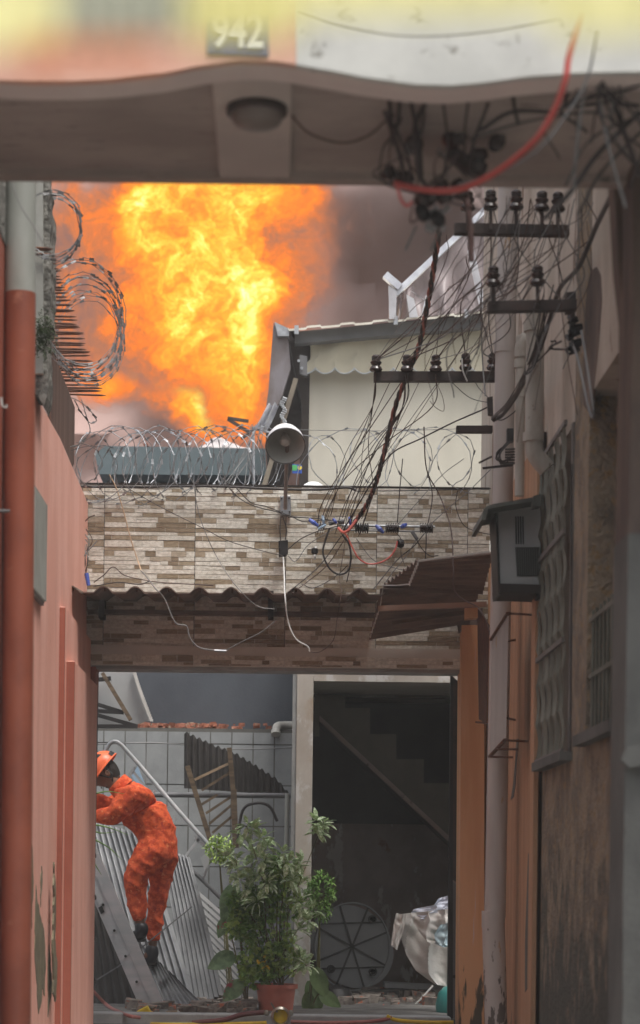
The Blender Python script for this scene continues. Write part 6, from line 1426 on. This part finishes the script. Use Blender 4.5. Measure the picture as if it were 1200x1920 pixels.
# ================================================================== WALL LAMP
t = thing('wall_lamp', P(536, 965, 13.9), 'white bell shaped lamp on a stem fixed to the stone print wall', 'lamp')
c = P(535, 832, 13.55); ax = Vector((.03, -.72, -.58)).normalized()
MB().lathe(c, [(.124, .03), (.127, .024), (.125, .01), (.118, -.035), (.100, -.085), (.072, -.118), (.04, -.135), (.0001, -.14)], axis=ax, n=36, cap=False).build('shade', LAMPW, t, smooth=True)
MB().lathe(c, [(.121, .028), (.112, -.03), (.094, -.08), (.066, -.11), (.0001, -.125)], axis=ax, n=36, cap=False).build('reflector', LAMPIN, t, smooth=True)
MB().lathe(c, [(.0001, .0), (.025, -.01), (.036, -.035), (.030, -.065), (.018, -.09), (.018, -.12)], axis=ax, n=20).build('bulb', BULBM, t, smooth=True)
rimp = [c + ax * .03 + .125 * (math.cos(a) * ax.orthogonal().normalized() + math.sin(a) * ax.cross(ax.orthogonal().normalized())) for a in [i * 6.2832 / 40 for i in range(41)]]
MB().tube(rimp, .0045, 6).build('rim', GALVD, t, smooth=True)
MB().tube(smooth_path([P(535, 955, 13.8), P(536, 900, 13.72), P(538, 856, 13.68), P(539, 830, 13.66)], 5), .0125, 12).build('stem', mat('dusty_stem_steel', (.27, .23, .20), (.2, .16, .14), rough=.5, bump=.05), t, smooth=True)
MB().pp([(525, 930), (545, 929), (546, 965), (526, 966)], 13.93, .06).build('wall_plate', GALV, t, bevel=.004)
for q in ((528, 935), (542, 934), (529, 960), (543, 960)): MB().lathe(P(*q, 13.93), [(.006, 0), (.006, -.008)], axis=(0, 1, 0), n=8).build('screw', IRON, t)
t = thing('photocell_box', P(530, 1042, 13.92), 'small black box on the stone print wall below the bell shaped lamp', 'box')
MB().pp([(522, 1014), (540, 1012), (540, 1036), (536, 1042), (523, 1043)], 13.9, .06).build('box', BLACKP, t, bevel=.004)
MB().tube(smooth_path([P(527, 968, 13.88), P(525, 990, 13.88), P(526, 1014, 13.88)], 4), .004, 5).build('lead', BLACKW, t); MB().tube(smooth_path([P(530, 968, 13.88), P(537, 992, 13.88), P(535, 1012, 13.88)], 4), .004, 5).build('lead', BLACKW, t)

# web of thin wires before the thick pipe and the beige wall
for k in range(26):
    x0 = random.uniform(940, 1120); y0 = random.uniform(350, 420); x1 = x0 + random.uniform(-150, 30); y1_ = y0 + random.uniform(140, 420)
    Ya = 9.2 if x0 > 1040 else 9.7
    cable('web wire', [(x0, y0, Ya), (x0 + random.uniform(-40, 25), y0 + (y1_ - y0) * .3, Ya + .1), (x1 + random.uniform(-25, 45), y0 + (y1_ - y0) * .7, Ya + .3), (x1, y1_, Ya + .4)], random.choice((.0016, .002, .0028)), random.choice((BROWNW, BLACKW, BROWNW, GREYC)), 'web_wire', 8, 'wire', 'web of thin wires beside the topmost cross arm')
for k in range(12):
    x0 = random.uniform(1090, 1200); y0 = random.uniform(20, 120); x1 = random.uniform(1040, 1230); y1_ = random.uniform(230, 400)
    cable('snarl wire', [(x0, y0, 6.1), (x0 + random.uniform(-60, 60), y0 + 80, 6.15), (x1 + random.uniform(-60, 40), (y0 + y1_) / 2 + 40, 6.2), (x1, y1_, 6.3)], random.choice((.002, .003, .0045)), random.choice((BLACKW, BLACKW, GREYC)), 'snarl_wire', 8, 'wire', 'snarl of black wires by the archway column')
# the look-alike wires are told apart by their order across the picture
ONES = 'first second third fourth fifth sixth seventh eighth ninth'.split(); TEENS = 'tenth eleventh twelfth thirteenth fourteenth fifteenth sixteenth seventeenth eighteenth nineteenth'.split()
ORDN = ONES + TEENS + ['twentieth'] + ['twenty ' + o for o in ONES] + ['thirtieth']
for nm, txt in (('drop_wire', '%s from the left of the black wires dropping from the beam into the cluster'), ('snarl_wire', '%s from the left of the wires snarled by the archway column'),
                ('loose_wire', '%s from the left of the curly loose wires on the insulator cluster'), ('sheaf_wire', '%s from the left in the sheaf of wires bending down to the thick pipe'),
                ('thin_wire', '%s from the left of the thin wires fanning down to the reel rack'), ('web_wire', '%s from the left in the web of thin wires below the topmost arm'),
                ('slung_wire', '%s from the left of the wires slung between the iron cross arms'), ('wire_scrap', '%s from the left of the wire scraps tangled beside the pink wall')):
    ws = [o for o in C.objects if o.name.split('.')[0] == nm and 'group' in o]
    for i, o in enumerate(sorted(ws, key=lambda o: o.location.x / o.location.y)): o['label'] = txt % ORDN[i]
for o in C.objects:
    if '_w' in o: del o['_w']

# thin smoky air over the whole place, added to lift the blacks
hz = MB().box(-13, 13, -11, 27.3, -1.3, 9.6).build('haze', None)
hm_ = bpy.data.materials.new('haze'); hm_.use_nodes = True; nt = hm_.node_tree; nt.nodes.remove(nt.nodes['Principled BSDF'])
pv = nt.nodes.new('ShaderNodeVolumePrincipled'); pv.inputs['Color'].default_value = (.86, .84, .82, 1); pv.inputs['Density'].default_value = .003; pv.inputs['Anisotropy'].default_value = .0
nt.links.new(pv.outputs[0], nt.nodes['Material Output'].inputs['Volume']); hz.data.materials.append(hm_); hz['kind'] = 'stuff'
del hz['_w']
